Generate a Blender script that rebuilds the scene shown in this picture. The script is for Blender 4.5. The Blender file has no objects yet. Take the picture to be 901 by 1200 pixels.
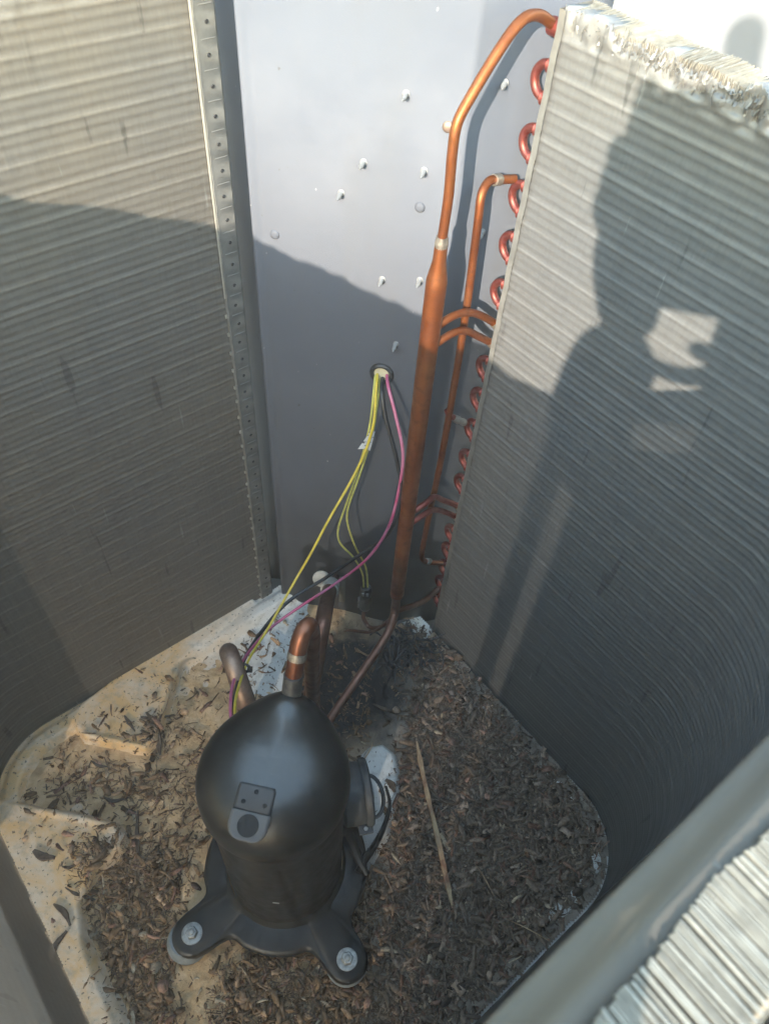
import bpy, bmesh, math, random
import numpy as np
from mathutils import Vector, Matrix

# ------------------------------------------------------------------ camera, sky, sun, exposure
sc = bpy.context.scene
COL = sc.collection
cam_d = bpy.data.cameras.new('camera')
cam = bpy.data.objects.new('camera', cam_d)
COL.objects.link(cam)
cam_d.sensor_fit = 'VERTICAL'
cam_d.sensor_height = 36.0
cam_d.lens = 27.0
cam_d.clip_start = 0.01
cam_d.clip_end = 200
CR = ((0.99588770, 0.09059625, 0.0), (0.06978584, -0.76712728, 0.63768776), (0.05777212, -0.63506540, -0.77029496))
cam.matrix_world = Matrix(((CR[0][0], -CR[0][1], -CR[0][2], 0.0),
                           (CR[1][0], -CR[1][1], -CR[1][2], 0.0),
                           (CR[2][0], -CR[2][1], -CR[2][2], 1.1),
                           (0, 0, 0, 1)))
cam_d.dof.use_dof = True
cam_d.dof.focus_distance = 0.86
cam_d.dof.aperture_fstop = 13.0
sc.camera = cam

SUN_AZ, SUN_EL = math.radians(16.0), math.radians(21.7)      # the light travels to +Y and a little to +X
LDIR = Vector((math.sin(SUN_AZ) * math.cos(SUN_EL), math.cos(SUN_AZ) * math.cos(SUN_EL), -math.sin(SUN_EL)))
world = bpy.data.worlds.new('World')
sc.world = world
world.use_nodes = True
wn = world.node_tree.nodes
sky = wn.new('ShaderNodeTexSky')
sky.sky_type = 'NISHITA'
sky.sun_disc = False
sky.sun_elevation = SUN_EL
sky.sun_rotation = math.pi + SUN_AZ
sky.air_density = 2.0
sky.dust_density = 0.2
world.node_tree.links.new(sky.outputs[0], wn['Background'].inputs[0])
wn['Background'].inputs[1].default_value = 0.15
sun_d = bpy.data.lights.new('sun', 'SUN')
sun_d.energy = 2.0
sun_d.angle = math.radians(0.55)
sun_d.color = (1.0, 0.90, 0.75)
sun = bpy.data.objects.new('sun', sun_d)
COL.objects.link(sun)
sun.rotation_euler = LDIR.to_track_quat('-Z', 'Y').to_euler()
sun.location = (-1, -3, 4)
vs = sc.view_settings
vs.view_transform = 'Standard'
vs.look = 'None'
vs.gamma = 1.0
vs.use_curve_mapping = False
vs.exposure = 3.15
sc.cycles.use_denoising = True
sc.cycles.max_bounces = 6
sc.cycles.diffuse_bounces = 4
sc.cycles.use_adaptive_sampling = True
sc.cycles.adaptive_threshold = 0.018
sc.cycles.adaptive_min_samples = 24
sc.cycles.caustics_reflective = False
sc.cycles.caustics_refractive = False
sc.cycles.glossy_bounces = 3
sc.cycles.transparent_max_bounces = 8
sc.cycles.sample_clamp_indirect = 6.0

rng = random.Random(7)
nrg = np.random.RandomState(11)

# ------------------------------------------------------------------ helpers
def tag(o, label=None, cat=None, group=None, kind=None):
    if label: o['label'] = label
    if cat: o['category'] = cat
    if group: o['group'] = group
    if kind: o['kind'] = kind
    return o

def empty(name, loc=(0, 0, 0), label=None, cat=None, group=None):
    o = bpy.data.objects.new(name, None)
    o.empty_display_size = 0.05
    COL.objects.link(o)
    o.location = loc
    return tag(o, label, cat, group)

def place(o, parent):
    if parent is not None:
        o.parent = parent
        pl = parent.location
        pp = parent.parent
        off = Vector(pl)
        if pp is not None:
            off = off + Vector(pp.location)
        o.location = -off + Vector(o.location)

def link_mesh(name, me, mat, parent=None, smooth=True):
    o = bpy.data.objects.new(name, me)
    COL.objects.link(o)
    if mat is not None and not me.materials:
        me.materials.append(mat)
    if smooth:
        me.polygons.foreach_set('use_smooth', np.ones(len(me.polygons), dtype=bool))
    place(o, parent)
    return o

def mesh_np(name, V, Fq, mat, parent=None, smooth=True, col=None):
    """V (n,3), Fq (m,4) or (m,3) arrays"""
    me = bpy.data.meshes.new(name)
    V = np.asarray(V, dtype=np.float32); Fq = np.asarray(Fq, dtype=np.int32)
    k = Fq.shape[1]
    me.vertices.add(len(V)); me.vertices.foreach_set('co', V.ravel())
    me.loops.add(Fq.size); me.loops.foreach_set('vertex_index', Fq.ravel())
    me.polygons.add(len(Fq))
    me.polygons.foreach_set('loop_start', np.arange(0, Fq.size, k, dtype=np.int32))
    me.polygons.foreach_set('loop_total', np.full(len(Fq), k, dtype=np.int32))
    me.update(calc_edges=True)
    if col is not None:
        a = me.attributes.new('tint', 'FLOAT_COLOR', 'POINT')
        a.data.foreach_set('color', np.asarray(col, dtype=np.float32).ravel())
    me.validate()
    return link_mesh(name, me, mat, parent, smooth)

class MB:
    """collects shapes and links them as one mesh object"""
    def __init__(self):
        self.v = []; self.f = []
    def add(self, vs_, fs):
        n = len(self.v)
        self.v += [tuple(p) for p in vs_]
        self.f += [tuple(i + n for i in q) for q in fs]
        return self
    def box(self, c, s, M=None):
        M = M or Matrix.Identity(3)
        vs_ = []
        for x in (-.5, .5):
            for y in (-.5, .5):
                for z in (-.5, .5):
                    vs_.append(Vector(c) + M @ Vector((x * s[0], y * s[1], z * s[2])))
        return self.add(vs_, [(0, 1, 3, 2), (4, 6, 7, 5), (0, 4, 5, 1), (2, 3, 7, 6), (0, 2, 6, 4), (1, 5, 7, 3)])
    def lathe(self, prof, c=(0, 0, 0), M=None, n=32, cap0=True, cap1=True):
        """prof: (radius, height) pairs, axis = local z"""
        M = M or Matrix.Identity(3)
        vs_ = []; fs = []
        for r, h in prof:
            for i in range(n):
                a = 2 * math.pi * i / n
                vs_.append(Vector(c) + M @ Vector((r * math.cos(a), r * math.sin(a), h)))
        for j in range(len(prof) - 1):
            for i in range(n):
                k = (i + 1) % n
                fs.append((j * n + i, j * n + k, (j + 1) * n + k, (j + 1) * n + i))
        if cap0: fs.append(tuple(range(n - 1, -1, -1)))
        if cap1: fs.append(tuple((len(prof) - 1) * n + i for i in range(n)))
        return self.add(vs_, fs)
    def tube(self, pts, r, n=12, sub=6, caps=True):
        P, Rr = resample(pts, r, sub)
        T = []
        for i in range(len(P)):
            a = P[max(0, i - 1)]; b = P[min(len(P) - 1, i + 1)]
            T.append((b - a).normalized())
        u = T[0].orthogonal().normalized()
        vs_ = []; fs = []
        for i, (p, t) in enumerate(zip(P, T)):
            u = (u - t * u.dot(t)).normalized()
            w = t.cross(u)
            for k in range(n):
                a = 2 * math.pi * k / n
                vs_.append(p + (u * math.cos(a) + w * math.sin(a)) * Rr[i])
        for i in range(len(P) - 1):
            for k in range(n):
                l = (k + 1) % n
                fs.append((i * n + k, i * n + l, (i + 1) * n + l, (i + 1) * n + k))
        if caps:
            fs.append(tuple(range(n - 1, -1, -1)))
            fs.append(tuple((len(P) - 1) * n + k for k in range(n)))
        return self.add(vs_, fs)
    def ball(self, c, r, nu=10, nv=6, sc_=(1, 1, 1)):
        prof = []
        vs_ = []; fs = []
        for j in range(1, nv):
            th = math.pi * j / nv
            for i in range(nu):
                a = 2 * math.pi * i / nu
                vs_.append((c[0] + sc_[0] * r * math.sin(th) * math.cos(a), c[1] + sc_[1] * r * math.sin(th) * math.sin(a), c[2] + sc_[2] * r * math.cos(th)))
        vs_.append((c[0], c[1], c[2] + sc_[2] * r)); vs_.append((c[0], c[1], c[2] - sc_[2] * r))
        t, b = len(vs_) - 2, len(vs_) - 1
        for j in range(nv - 2):
            for i in range(nu):
                k = (i + 1) % nu
                fs.append((j * nu + i, (j + 1) * nu + i, (j + 1) * nu + k, j * nu + k))
        for i in range(nu):
            k = (i + 1) % nu
            fs.append((t, i, k)); fs.append((b, (nv - 2) * nu + k, (nv - 2) * nu + i))
        return self.add(vs_, fs)
    def build(self, name, mat, parent=None, smooth=True, bevel=0.0, flat_angle=None):
        me = bpy.data.meshes.new(name)
        me.from_pydata(self.v, [], self.f)
        me.update()
        if bevel > 0:
            bm = bmesh.new(); bm.from_mesh(me)
            eds = [e for e in bm.edges if len(e.link_faces) == 2 and e.calc_face_angle(0) > 0.6]
            bmesh.ops.bevel(bm, geom=eds, offset=bevel, segments=2, affect='EDGES', profile=0.6)
            bm.to_mesh(me); bm.free()
        o = link_mesh(name, me, mat, parent, smooth)
        if smooth:
            me.set_sharp_from_angle(angle=flat_angle or math.radians(40))
        return o

def resample(pts, r, sub):
    pts = [Vector(p) for p in pts]
    rs = list(r) if hasattr(r, '__len__') else [r] * len(pts)
    if sub <= 1 or len(pts) < 3:
        return pts, rs
    P = []; R_ = []
    n = len(pts)
    for i in range(n - 1):
        p0 = pts[i - 1] if i > 0 else pts[0] * 2 - pts[1]
        p1, p2 = pts[i], pts[i + 1]
        p3 = pts[i + 2] if i + 2 < n else pts[-1] * 2 - pts[-2]
        # centripetal-like tangents scaled by segment length keep bends clean
        d1 = (p2 - p1).length
        m1 = (p2 - p0) * (d1 / max(1e-6, (p1 - p0).length + d1))
        m2 = (p3 - p1) * (d1 / max(1e-6, (p3 - p2).length + d1))
        for k in range(sub):
            t = k / sub
            h00 = 2 * t ** 3 - 3 * t ** 2 + 1; h10 = t ** 3 - 2 * t ** 2 + t
            h01 = -2 * t ** 3 + 3 * t ** 2; h11 = t ** 3 - t ** 2
            P.append(p1 * h00 + m1 * h10 + p2 * h01 + m2 * h11)
            R_.append(rs[i] * (1 - t) + rs[i + 1] * t)
    P.append(pts[-1]); R_.append(rs[-1])
    return P, R_

# ------------------------------------------------------------------ materials
def newmat(name):
    m = bpy.data.materials.new(name)
    m.use_nodes = True
    nt = m.node_tree
    return m, nt, nt.nodes['Principled BSDF']

def ramp(nt, fac, stops):
    n = nt.nodes.new('ShaderNodeValToRGB')
    cr = n.color_ramp
    while len(cr.elements) < len(stops):
        cr.elements.new(0.5)
    for e, (p, c) in zip(cr.elements, stops):
        e.position = p
        e.color = (c[0], c[1], c[2], 1) if hasattr(c, '__len__') else (c, c, c, 1)
    nt.links.new(fac, n.inputs[0])
    return n.outputs[0]

def noise(nt, scale, detail=4, rough=0.55, stretch=None, coord='Object', dist=0.0):
    tc = nt.nodes.new('ShaderNodeTexCoord')
    out = tc.outputs[coord]
    if stretch:
        mp = nt.nodes.new('ShaderNodeMapping')
        mp.inputs['Scale'].default_value = stretch
        nt.links.new(out, mp.inputs[0]); out = mp.outputs[0]
    n = nt.nodes.new('ShaderNodeTexNoise')
    n.inputs['Scale'].default_value = scale
    n.inputs['Detail'].default_value = detail
    n.inputs['Roughness'].default_value = rough
    n.inputs['Distortion'].default_value = dist
    nt.links.new(out, n.inputs['Vector'])
    return n.outputs['Fac']

def mix(nt, fac, a, b, mode='MIX'):
    n = nt.nodes.new('ShaderNodeMix')
    n.data_type = 'RGBA'; n.blend_type = mode
    for s, v in ((0, fac), (6, a), (7, b)):
        if isinstance(v, (int, float)): n.inputs[s].default_value = v
        elif hasattr(v, '__len__'): n.inputs[s].default_value = (v[0], v[1], v[2], 1)
        else: nt.links.new(v, n.inputs[s])
    return n.outputs[2]

def bump(nt, b, h, strength=0.3, dist=0.001):
    n = nt.nodes.new('ShaderNodeBump')
    n.inputs['Strength'].default_value = strength
    n.inputs['Distance'].default_value = dist
    nt.links.new(h, n.inputs['Height'])
    nt.links.new(n.outputs[0], b.inputs['Normal'])

def simple(name, col, rough=0.5, metal=0.0, var=0.25, scale=30, col2=None, bmp=0.0, spec=0.5, rvar=0.0):
    m, nt, b = newmat(name)
    f = noise(nt, scale, 5, 0.6)
    c2 = col2 or tuple(c * (1 - var) for c in col)
    nt.links.new(ramp(nt, f, [(0.35, c2), (0.65, col)]), b.inputs['Base Color'])
    b.inputs['Roughness'].default_value = rough
    b.inputs['Metallic'].default_value = metal
    b.inputs['Specular IOR Level'].default_value = spec
    if rvar:
        f2 = noise(nt, scale * 2.3, 4, 0.6)
        nt.links.new(ramp(nt, f2, [(0.3, max(0.02, rough - rvar)), (0.7, min(1, rough + rvar))]), b.inputs['Roughness'])
    if bmp:
        bump(nt, b, noise(nt, scale * 4, 5, 0.6), bmp, 0.001)
    return m

M = {}
def fin_mat(name, dusty, clean, warm, thru=0.3, collar=1.42):
    m, nt, b = newmat(name)
    tc = nt.nodes.new('ShaderNodeTexCoord')
    big = noise(nt, 5.0, 4, 0.6)
    streak = noise(nt, 60.0, 3, 0.6, stretch=(1, 1, 0.05))
    c = mix(nt, ramp(nt, big, [(0.35, 0.0), (0.7, 1.0)]), dusty, warm)
    c = mix(nt, ramp(nt, streak, [(0.3, 0.93), (0.5, 0.98), (0.7, 1.0)]), (0, 0, 0), c, 'MIX')
    fine = noise(nt, 420.0, 2, 0.6, stretch=(1, 1, 0.16))
    c = mix(nt, 0.16, c, mix(nt, 1.0, c, ramp(nt, fine, [(0.3, 0.55), (0.7, 1.4)]), 'MULTIPLY'))
    # short vertical dents and scratches
    dn = noise(nt, 90.0, 2, 0.4, stretch=(1, 1, 0.12))
    c = mix(nt, ramp(nt, dn, [(0.70, 0.0), (0.74, 0.55)]), c, tuple(x * 0.35 for x in dusty))
    sc_ = noise(nt, 95.0, 2, 0.4, stretch=(1, 1, 0.10))
    c = mix(nt, ramp(nt, sc_, [(0.735, 0.0), (0.76, 0.7)]), c, clean)
    # polished fin collars at every tube row
    sep0 = nt.nodes.new('ShaderNodeSeparateXYZ'); nt.links.new(tc.outputs['Object'], sep0.inputs[0])
    m1 = nt.nodes.new('ShaderNodeMath'); m1.operation = 'MULTIPLY'; m1.inputs[1].default_value = 1 / 0.025; nt.links.new(sep0.outputs[2], m1.inputs[0])
    m2 = nt.nodes.new('ShaderNodeMath'); m2.operation = 'FRACT'; nt.links.new(m1.outputs[0], m2.inputs[0])
    band = ramp(nt, m2.outputs[0], [(0.40, 0.0), (0.47, 0.9), (0.53, 1.0), (0.58, 0.0)])
    wear = ramp(nt, noise(nt, 16.0, 4, 0.7, stretch=(1, 1, 4.0)), [(0.34, 0.35), (0.64, 1.0)])
    bw = nt.nodes.new('ShaderNodeMath'); bw.operation = 'MULTIPLY'; nt.links.new(band, bw.inputs[0]); nt.links.new(wear, bw.inputs[1])
    c = mix(nt, bw.outputs[0], c, mix(nt, 1.0, c, (collar, collar, collar), 'MULTIPLY'))
    # bent bare edges along the top
    sep = nt.nodes.new('ShaderNodeSeparateXYZ'); nt.links.new(tc.outputs['Object'], sep.inputs[0])
    ad = nt.nodes.new('ShaderNodeMath'); ad.operation = 'MULTIPLY_ADD'
    rg = noise(nt, 28.0, 4, 0.65)
    nt.links.new(rg, ad.inputs[0]); ad.inputs[1].default_value = 0.075; nt.links.new(sep.outputs[2], ad.inputs[2])
    mr = nt.nodes.new('ShaderNodeMapRange'); mr.inputs[1].default_value = 0.925; mr.inputs[2].default_value = 0.948
    nt.links.new(ad.outputs[0], mr.inputs[0])
    c = mix(nt, mr.outputs[0], c, clean)
    nt.links.new(c, b.inputs['Base Color'])
    b.inputs['Metallic'].default_value = 0.25
    b.inputs['Roughness'].default_value = 0.5
    # daylight scatters through between the thin fins
    tr = nt.nodes.new('ShaderNodeBsdfTranslucent'); nt.links.new(c, tr.inputs[0])
    mx = nt.nodes.new('ShaderNodeMixShader'); mx.inputs[0].default_value = thru
    nt.links.new(b.outputs[0], mx.inputs[1]); nt.links.new(tr.outputs[0], mx.inputs[2])
    out = nt.nodes['Material Output']; nt.links.new(mx.outputs[0], out.inputs[0])
    return m
M['fin'] = fin_mat('fin_aluminium_dusty', (0.128, 0.120, 0.107), (0.20, 0.195, 0.18), (0.142, 0.126, 0.102), 0.10)
M['fin_cool'] = fin_mat('fin_aluminium_sky_tint', (0.116, 0.117, 0.117), (0.20, 0.20, 0.195), (0.126, 0.124, 0.118), 0.02)  # cooler copy for the right bank: sky reflection put into the colour
M['fin_near'] = fin_mat('fin_aluminium_open', (0.150, 0.147, 0.140), (0.19, 0.187, 0.18), (0.150, 0.147, 0.140), 0.08, 1.05)
# the near bank is open between its fins: a little sun passes straight through
nt = M['fin_near'].node_tree
_o = nt.nodes['Material Output']
_src = _o.inputs[0].links[0].from_socket
_t = nt.nodes.new('ShaderNodeBsdfTransparent')
_m = nt.nodes.new('ShaderNodeMixShader'); _m.inputs[0].default_value = 0.31
nt.links.new(_src, _m.inputs[1]); nt.links.new(_t.outputs[0], _m.inputs[2]); nt.links.new(_m.outputs[0], _o.inputs[0])
M['bare'] = simple('bare_aluminium', (0.22, 0.215, 0.20), 0.42, 0.3, 0.5, 120)
M['endplate'] = simple('galvanised_end_plate', (0.17, 0.165, 0.15), 0.5, 0.25, 0.3, 60, bmp=0.1)
M['tip'] = simple('worn_sunlit_fin_tips', (0.33, 0.305, 0.255), 0.45, 0.2, 0.35, 120)  # worn tips, with warm sunlight put into their colour
M['edge'] = simple('fold_edge_glint', (0.42, 0.39, 0.33), 0.35, 0.5, 0.1, 60)  # paler than the plate: sun glint on the fold put into the colour

def panel_mat():
    m, nt, b = newmat('grey_panel_paint')
    f = noise(nt, 6, 5, 0.6)
    c = ramp(nt, f, [(0.3, (0.070, 0.0755, 0.090)), (0.7, (0.079, 0.0835, 0.097))])
    sp = noise(nt, 160, 2, 0.4)
    c = mix(nt, ramp(nt, sp, [(0.76, 0.0), (0.80, 0.75)]), c, (0.04, 0.037, 0.034))
    sp2 = noise(nt, 110, 2, 0.4, stretch=(1.3, 1.1, 0.9))
    c = mix(nt, ramp(nt, sp2, [(0.78, 0.0), (0.81, 0.8)]), c, (0.35, 0.35, 0.34))
    run = noise(nt, 26, 3, 0.5, stretch=(1, 1, 0.12))
    c = mix(nt, ramp(nt, run, [(0.50, 0.0), (0.8, 0.34)]), c, (0.075, 0.072, 0.066))
    nt.links.new(c, b.inputs['Base Color'])
    b.inputs['Roughness'].default_value = 0.42
    nt.links.new(ramp(nt, noise(nt, 14, 5, 0.65), [(0.3, 0.55), (0.7, 0.70)]), b.inputs['Roughness'])
    b.inputs['Specular IOR Level'].default_value = 0.25
    bump(nt, b, noise(nt, 300, 2, 0.5), 0.05, 0.0005)
    return m
M['panel'] = panel_mat()

def copper_mat(name, a, b_, c_, rough):
    m, nt, b = newmat(name)
    f = noise(nt, 22, 5, 0.6)
    f2 = noise(nt, 90, 4, 0.6)
    c = ramp(nt, f, [(0.3, a), (0.5, b_), (0.7, c_)])
    c = mix(nt, ramp(nt, f2, [(0.54, 0.0), (0.76, 0.5)]), c, (a[0] * 0.45, a[1] * 0.5, a[2] * 0.75))
    nt.links.new(c, b.inputs['Base Color'])
    b.inputs['Metallic'].default_value = 0.75
    nt.links.new(ramp(nt, f2, [(0.3, rough - 0.1), (0.7, rough + 0.15)]), b.inputs['Roughness'])
    return m
M['copper'] = copper_mat('copper_orange', (0.145, 0.042, 0.015), (0.22, 0.066, 0.020), (0.26, 0.095, 0.032), 0.44)
M['copper_red'] = copper_mat('copper_red', (0.14, 0.034, 0.028), (0.21, 0.050, 0.040), (0.24, 0.085, 0.068), 0.45)
M['copper_dark'] = copper_mat('copper_tarnished', (0.12, 0.062, 0.042), (0.19, 0.095, 0.065), (0.25, 0.13, 0.09), 0.42)
M['copper_mid'] = copper_mat('copper_red_brown', (0.10, 0.036, 0.020), (0.17, 0.060, 0.031), (0.21, 0.085, 0.046), 0.40)
M['copper_brown'] = copper_mat('copper_dusty', (0.20, 0.14, 0.10), (0.28, 0.20, 0.15), (0.24, 0.15, 0.11), 0.5)
M['braze'] = simple('braze_alloy', (0.36, 0.31, 0.25), 0.4, 0.7, 0.55, 120, bmp=0.4)

def black_mat():
    m, nt, b = newmat('black_satin_paint')
    f = noise(nt, 8, 5, 0.6)
    c = ramp(nt, f, [(0.35, (0.064, 0.063, 0.061)), (0.7, (0.084, 0.082, 0.079))])
    # pale dust settles on what faces up
    g = nt.nodes.new('ShaderNodeNewGeometry'); s = nt.nodes.new('ShaderNodeSeparateXYZ')
    nt.links.new(g.outputs['Normal'], s.inputs[0])
    mr = nt.nodes.new('ShaderNodeMapRange'); mr.inputs[1].default_value = 0.2; mr.inputs[2].default_value = 1.0
    nt.links.new(s.outputs[2], mr.inputs[0])
    du = nt.nodes.new('ShaderNodeMath'); du.operation = 'MULTIPLY'
    nt.links.new(mr.outputs[0], du.inputs[0]); nt.links.new(ramp(nt, noise(nt, 55, 5, 0.7), [(0.42, 0.0), (0.75, 0.10)]), du.inputs[1])
    c = mix(nt, du.outputs[0], c, (0.20, 0.18, 0.15))
    sp = noise(nt, 260, 2, 0.4)
    c = mix(nt, ramp(nt, sp, [(0.77, 0.0), (0.80, 0.5)]), c, (0.3, 0.28, 0.25))
    nt.links.new(c, b.inputs['Base Color'])
    b.inputs['Metallic'].default_value = 0.88
    nt.links.new(ramp(nt, noise(nt, 20, 5, 0.65), [(0.3, 0.31), (0.7, 0.38)]), b.inputs['Roughness'])
    bump(nt, b, noise(nt, 240, 3, 0.5), 0.03, 0.0005)
    return m
M['black'] = black_mat()
M['shell_black'] = simple('scuffed_black_shell', (0.016, 0.016, 0.016), 0.42, 0.0, 0.4, 30, bmp=0.08, rvar=0.08)
M['plate_black'] = simple('dusty_black_plate', (0.017, 0.017, 0.017), 0.5, 0.0, 0.6, 26, bmp=0.1, rvar=0.1)
M['lug'] = simple('dark_grey_lug', (0.036, 0.036, 0.036), 0.55, 0.0, 0.2, 60)
M['lug_light'] = simple('worn_grey_lug', (0.085, 0.083, 0.080), 0.6, 0.0, 0.2, 60)
M['hole'] = simple('black_opening', (0.004, 0.004, 0.004), 0.7, 0, 0.1, 20)
M['plastic'] = simple('dark_grey_plastic', (0.075, 0.078, 0.08), 0.55, 0, 0.35, 40, bmp=0.1)
M['steel'] = simple('dull_steel', (0.42, 0.41, 0.38), 0.45, 0.6, 0.5, 140, bmp=0.2)
M['steel_dark'] = simple('dark_steel', (0.17, 0.165, 0.155), 0.42, 0.7, 0.5, 90)
M['rubber'] = simple('blue_grey_rubber', (0.22, 0.25, 0.27), 0.6, 0, 0.3, 60)
M['rubber_black'] = simple('black_rubber', (0.03, 0.03, 0.031), 0.5, 0, 0.3, 60)
M['yellow'] = simple('yellow_wire', (0.60, 0.45, 0.05), 0.42, 0, 0.25, 70)
M['yellow_pale'] = simple('pale_yellow_wire', (0.55, 0.52, 0.13), 0.45, 0, 0.35, 90)
M['pink'] = simple('pink_wire', (0.40, 0.055, 0.13), 0.42, 0, 0.3, 40, col2=(0.44, 0.15, 0.23))
M['wire_black'] = simple('black_wire', (0.016, 0.017, 0.02), 0.4, 0, 0.2, 40)
M['white_clip'] = simple('old_white_plastic', (0.42, 0.40, 0.35), 0.6, 0, 0.35, 70)
M['screw'] = simple('zinc_screw', (0.22, 0.22, 0.215), 0.45, 0.0, 0.35, 200)
M['foam'] = simple('pale_foam', (0.62, 0.55, 0.36), 0.8, 0, 0.3, 80)
M['wall'] = simple('white_wall_paint', (0.122, 0.127, 0.140), 0.7, 0, 0.05, 5, bmp=0.1)
M['concrete'] = simple('weathered_concrete', (0.17, 0.16, 0.145), 0.85, 0, 0.25, 8, bmp=0.3)
M['casing'] = simple('beige_casing', (0.32, 0.31, 0.28), 0.5, 0.1, 0.12, 14)
M['rail'] = simple('beige_rail', (0.058, 0.052, 0.043), 0.6, 0.0, 0.15, 14)

def tag_mat():
    m, nt, b = newmat('printed_tag')
    f = noise(nt, 330, 2, 0.4, stretch=(0.6, 0.6, 1.0))
    nt.links.new(ramp(nt, f, [(0.56, (0.55, 0.55, 0.54)), (0.60, (0.05, 0.05, 0.06))]), b.inputs['Base Color'])
    b.inputs['Roughness'].default_value = 0.5
    return m
M['tag'] = tag_mat()

def pan_mat():
    m, nt, b = newmat('base_pan_paint')
    f = noise(nt, 14, 6, 0.65)
    c = ramp(nt, f, [(0.3, (0.60, 0.585, 0.545)), (0.7, (0.76, 0.74, 0.69))])
    # rust-brown dust washed over the left half, with a shape of its own
    tc = nt.nodes.new('ShaderNodeTexCoord'); s = nt.nodes.new('ShaderNodeSeparateXYZ')
    nt.links.new(tc.outputs['Object'], s.inputs[0])
    mr = nt.nodes.new('ShaderNodeMapRange'); mr.inputs[1].default_value = -0.17; mr.inputs[2].default_value = -0.30
    nt.links.new(s.outputs[0], mr.inputs[0])
    st = ramp(nt, noise(nt, 17, 6, 0.7, dist=0.5), [(0.30, 0.45), (0.58, 1.0)])
    mu = nt.nodes.new('ShaderNodeMath'); mu.operation = 'MULTIPLY'
    nt.links.new(mr.outputs[0], mu.inputs[0]); nt.links.new(st, mu.inputs[1])
    c = mix(nt, mu.outputs[0], c, (0.68, 0.42, 0.19))
    gr = ramp(nt, noise(nt, 60, 5, 0.7), [(0.50, 0.0), (0.74, 0.7)])
    c = mix(nt, gr, c, (0.30, 0.255, 0.20))
    sp = ramp(nt, noise(nt, 230, 2, 0.4), [(0.66, 0.0), (0.72, 0.8)])
    c = mix(nt, sp, c, (0.07, 0.055, 0.045))
    nt.links.new(c, b.inputs['Base Color'])
    b.inputs['Roughness'].default_value = 0.6
    bump(nt, b, noise(nt, 120, 5, 0.65), 0.15, 0.001)
    return m
M['pan'] = pan_mat()

def dirt_mat():
    m, nt, b = newmat('dusty_soil')
    tc = nt.nodes.new('ShaderNodeTexCoord'); s = nt.nodes.new('ShaderNodeSeparateXYZ')
    nt.links.new(tc.outputs['Object'], s.inputs[0])
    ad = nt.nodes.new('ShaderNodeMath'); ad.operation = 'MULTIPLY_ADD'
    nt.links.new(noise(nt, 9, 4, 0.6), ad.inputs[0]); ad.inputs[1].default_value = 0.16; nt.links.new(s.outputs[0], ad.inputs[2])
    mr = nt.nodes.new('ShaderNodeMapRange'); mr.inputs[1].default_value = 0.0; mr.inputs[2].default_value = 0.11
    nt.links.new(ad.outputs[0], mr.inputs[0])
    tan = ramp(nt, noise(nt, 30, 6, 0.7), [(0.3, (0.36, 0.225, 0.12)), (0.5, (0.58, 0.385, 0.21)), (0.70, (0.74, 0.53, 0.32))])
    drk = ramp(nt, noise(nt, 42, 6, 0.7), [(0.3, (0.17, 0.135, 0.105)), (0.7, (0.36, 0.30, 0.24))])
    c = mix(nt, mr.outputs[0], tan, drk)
    # ragged black patch in the soil colour behind the compressor
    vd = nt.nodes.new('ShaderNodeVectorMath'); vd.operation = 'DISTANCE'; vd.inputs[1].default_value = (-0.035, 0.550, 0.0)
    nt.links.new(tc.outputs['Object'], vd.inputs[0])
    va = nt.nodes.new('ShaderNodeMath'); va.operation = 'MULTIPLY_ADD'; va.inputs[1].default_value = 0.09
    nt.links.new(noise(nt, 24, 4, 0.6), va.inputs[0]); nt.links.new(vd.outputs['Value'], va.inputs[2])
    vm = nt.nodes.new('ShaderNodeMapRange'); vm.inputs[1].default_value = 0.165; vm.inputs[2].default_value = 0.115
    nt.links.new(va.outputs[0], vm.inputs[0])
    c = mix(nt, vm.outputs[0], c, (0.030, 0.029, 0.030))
    nt.links.new(c, b.inputs['Base Color'])
    b.inputs['Roughness'].default_value = 0.95
    b.inputs['Specular IOR Level'].default_value = 0.2
    bump(nt, b, noise(nt, 110, 7, 0.75), 0.9, 0.003)
    return m
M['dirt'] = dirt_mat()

def chip_mat():
    m, nt, b = newmat('shredded_bark')
    at = nt.nodes.new('ShaderNodeAttribute'); at.attribute_name = 'tint'
    f = ramp(nt, noise(nt, 300, 4, 0.6, stretch=(1, 1, 1)), [(0.3, 0.6), (0.7, 1.3)])
    nt.links.new(mix(nt, 1.0, at.outputs['Color'], f, 'MULTIPLY'), b.inputs['Base Color'])
    b.inputs['Roughness'].default_value = 0.75
    b.inputs['Specular IOR Level'].default_value = 0.3
    bump(nt, b, noise(nt, 600, 3, 0.6), 0.4, 0.0006)
    return m
M['chip'] = chip_mat()
M['bark'] = simple('bark_piece', (0.12, 0.085, 0.06), 0.8, 0, 0.5, 200, bmp=0.5)
M['straw'] = simple('dry_straw', (0.46, 0.33, 0.19), 0.7, 0, 0.5, 60, col2=(0.22, 0.11, 0.06), bmp=0.2)
M['debris'] = simple('black_leaf_debris', (0.04, 0.04, 0.043), 0.55, 0, 0.5, 150)
M['cloth'] = simple('navy_jacket', (0.03, 0.035, 0.05), 0.9, 0, 0.2, 30)
M['skin'] = simple('skin', (0.45, 0.27, 0.19), 0.55, 0, 0.08, 30)
M['hair'] = simple('dark_hair', (0.03, 0.02, 0.015), 0.6, 0, 0.3, 80)
M['phone'] = simple('black_phone_glass', (0.01, 0.01, 0.012), 0.15, 0, 0.1, 30)

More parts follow.
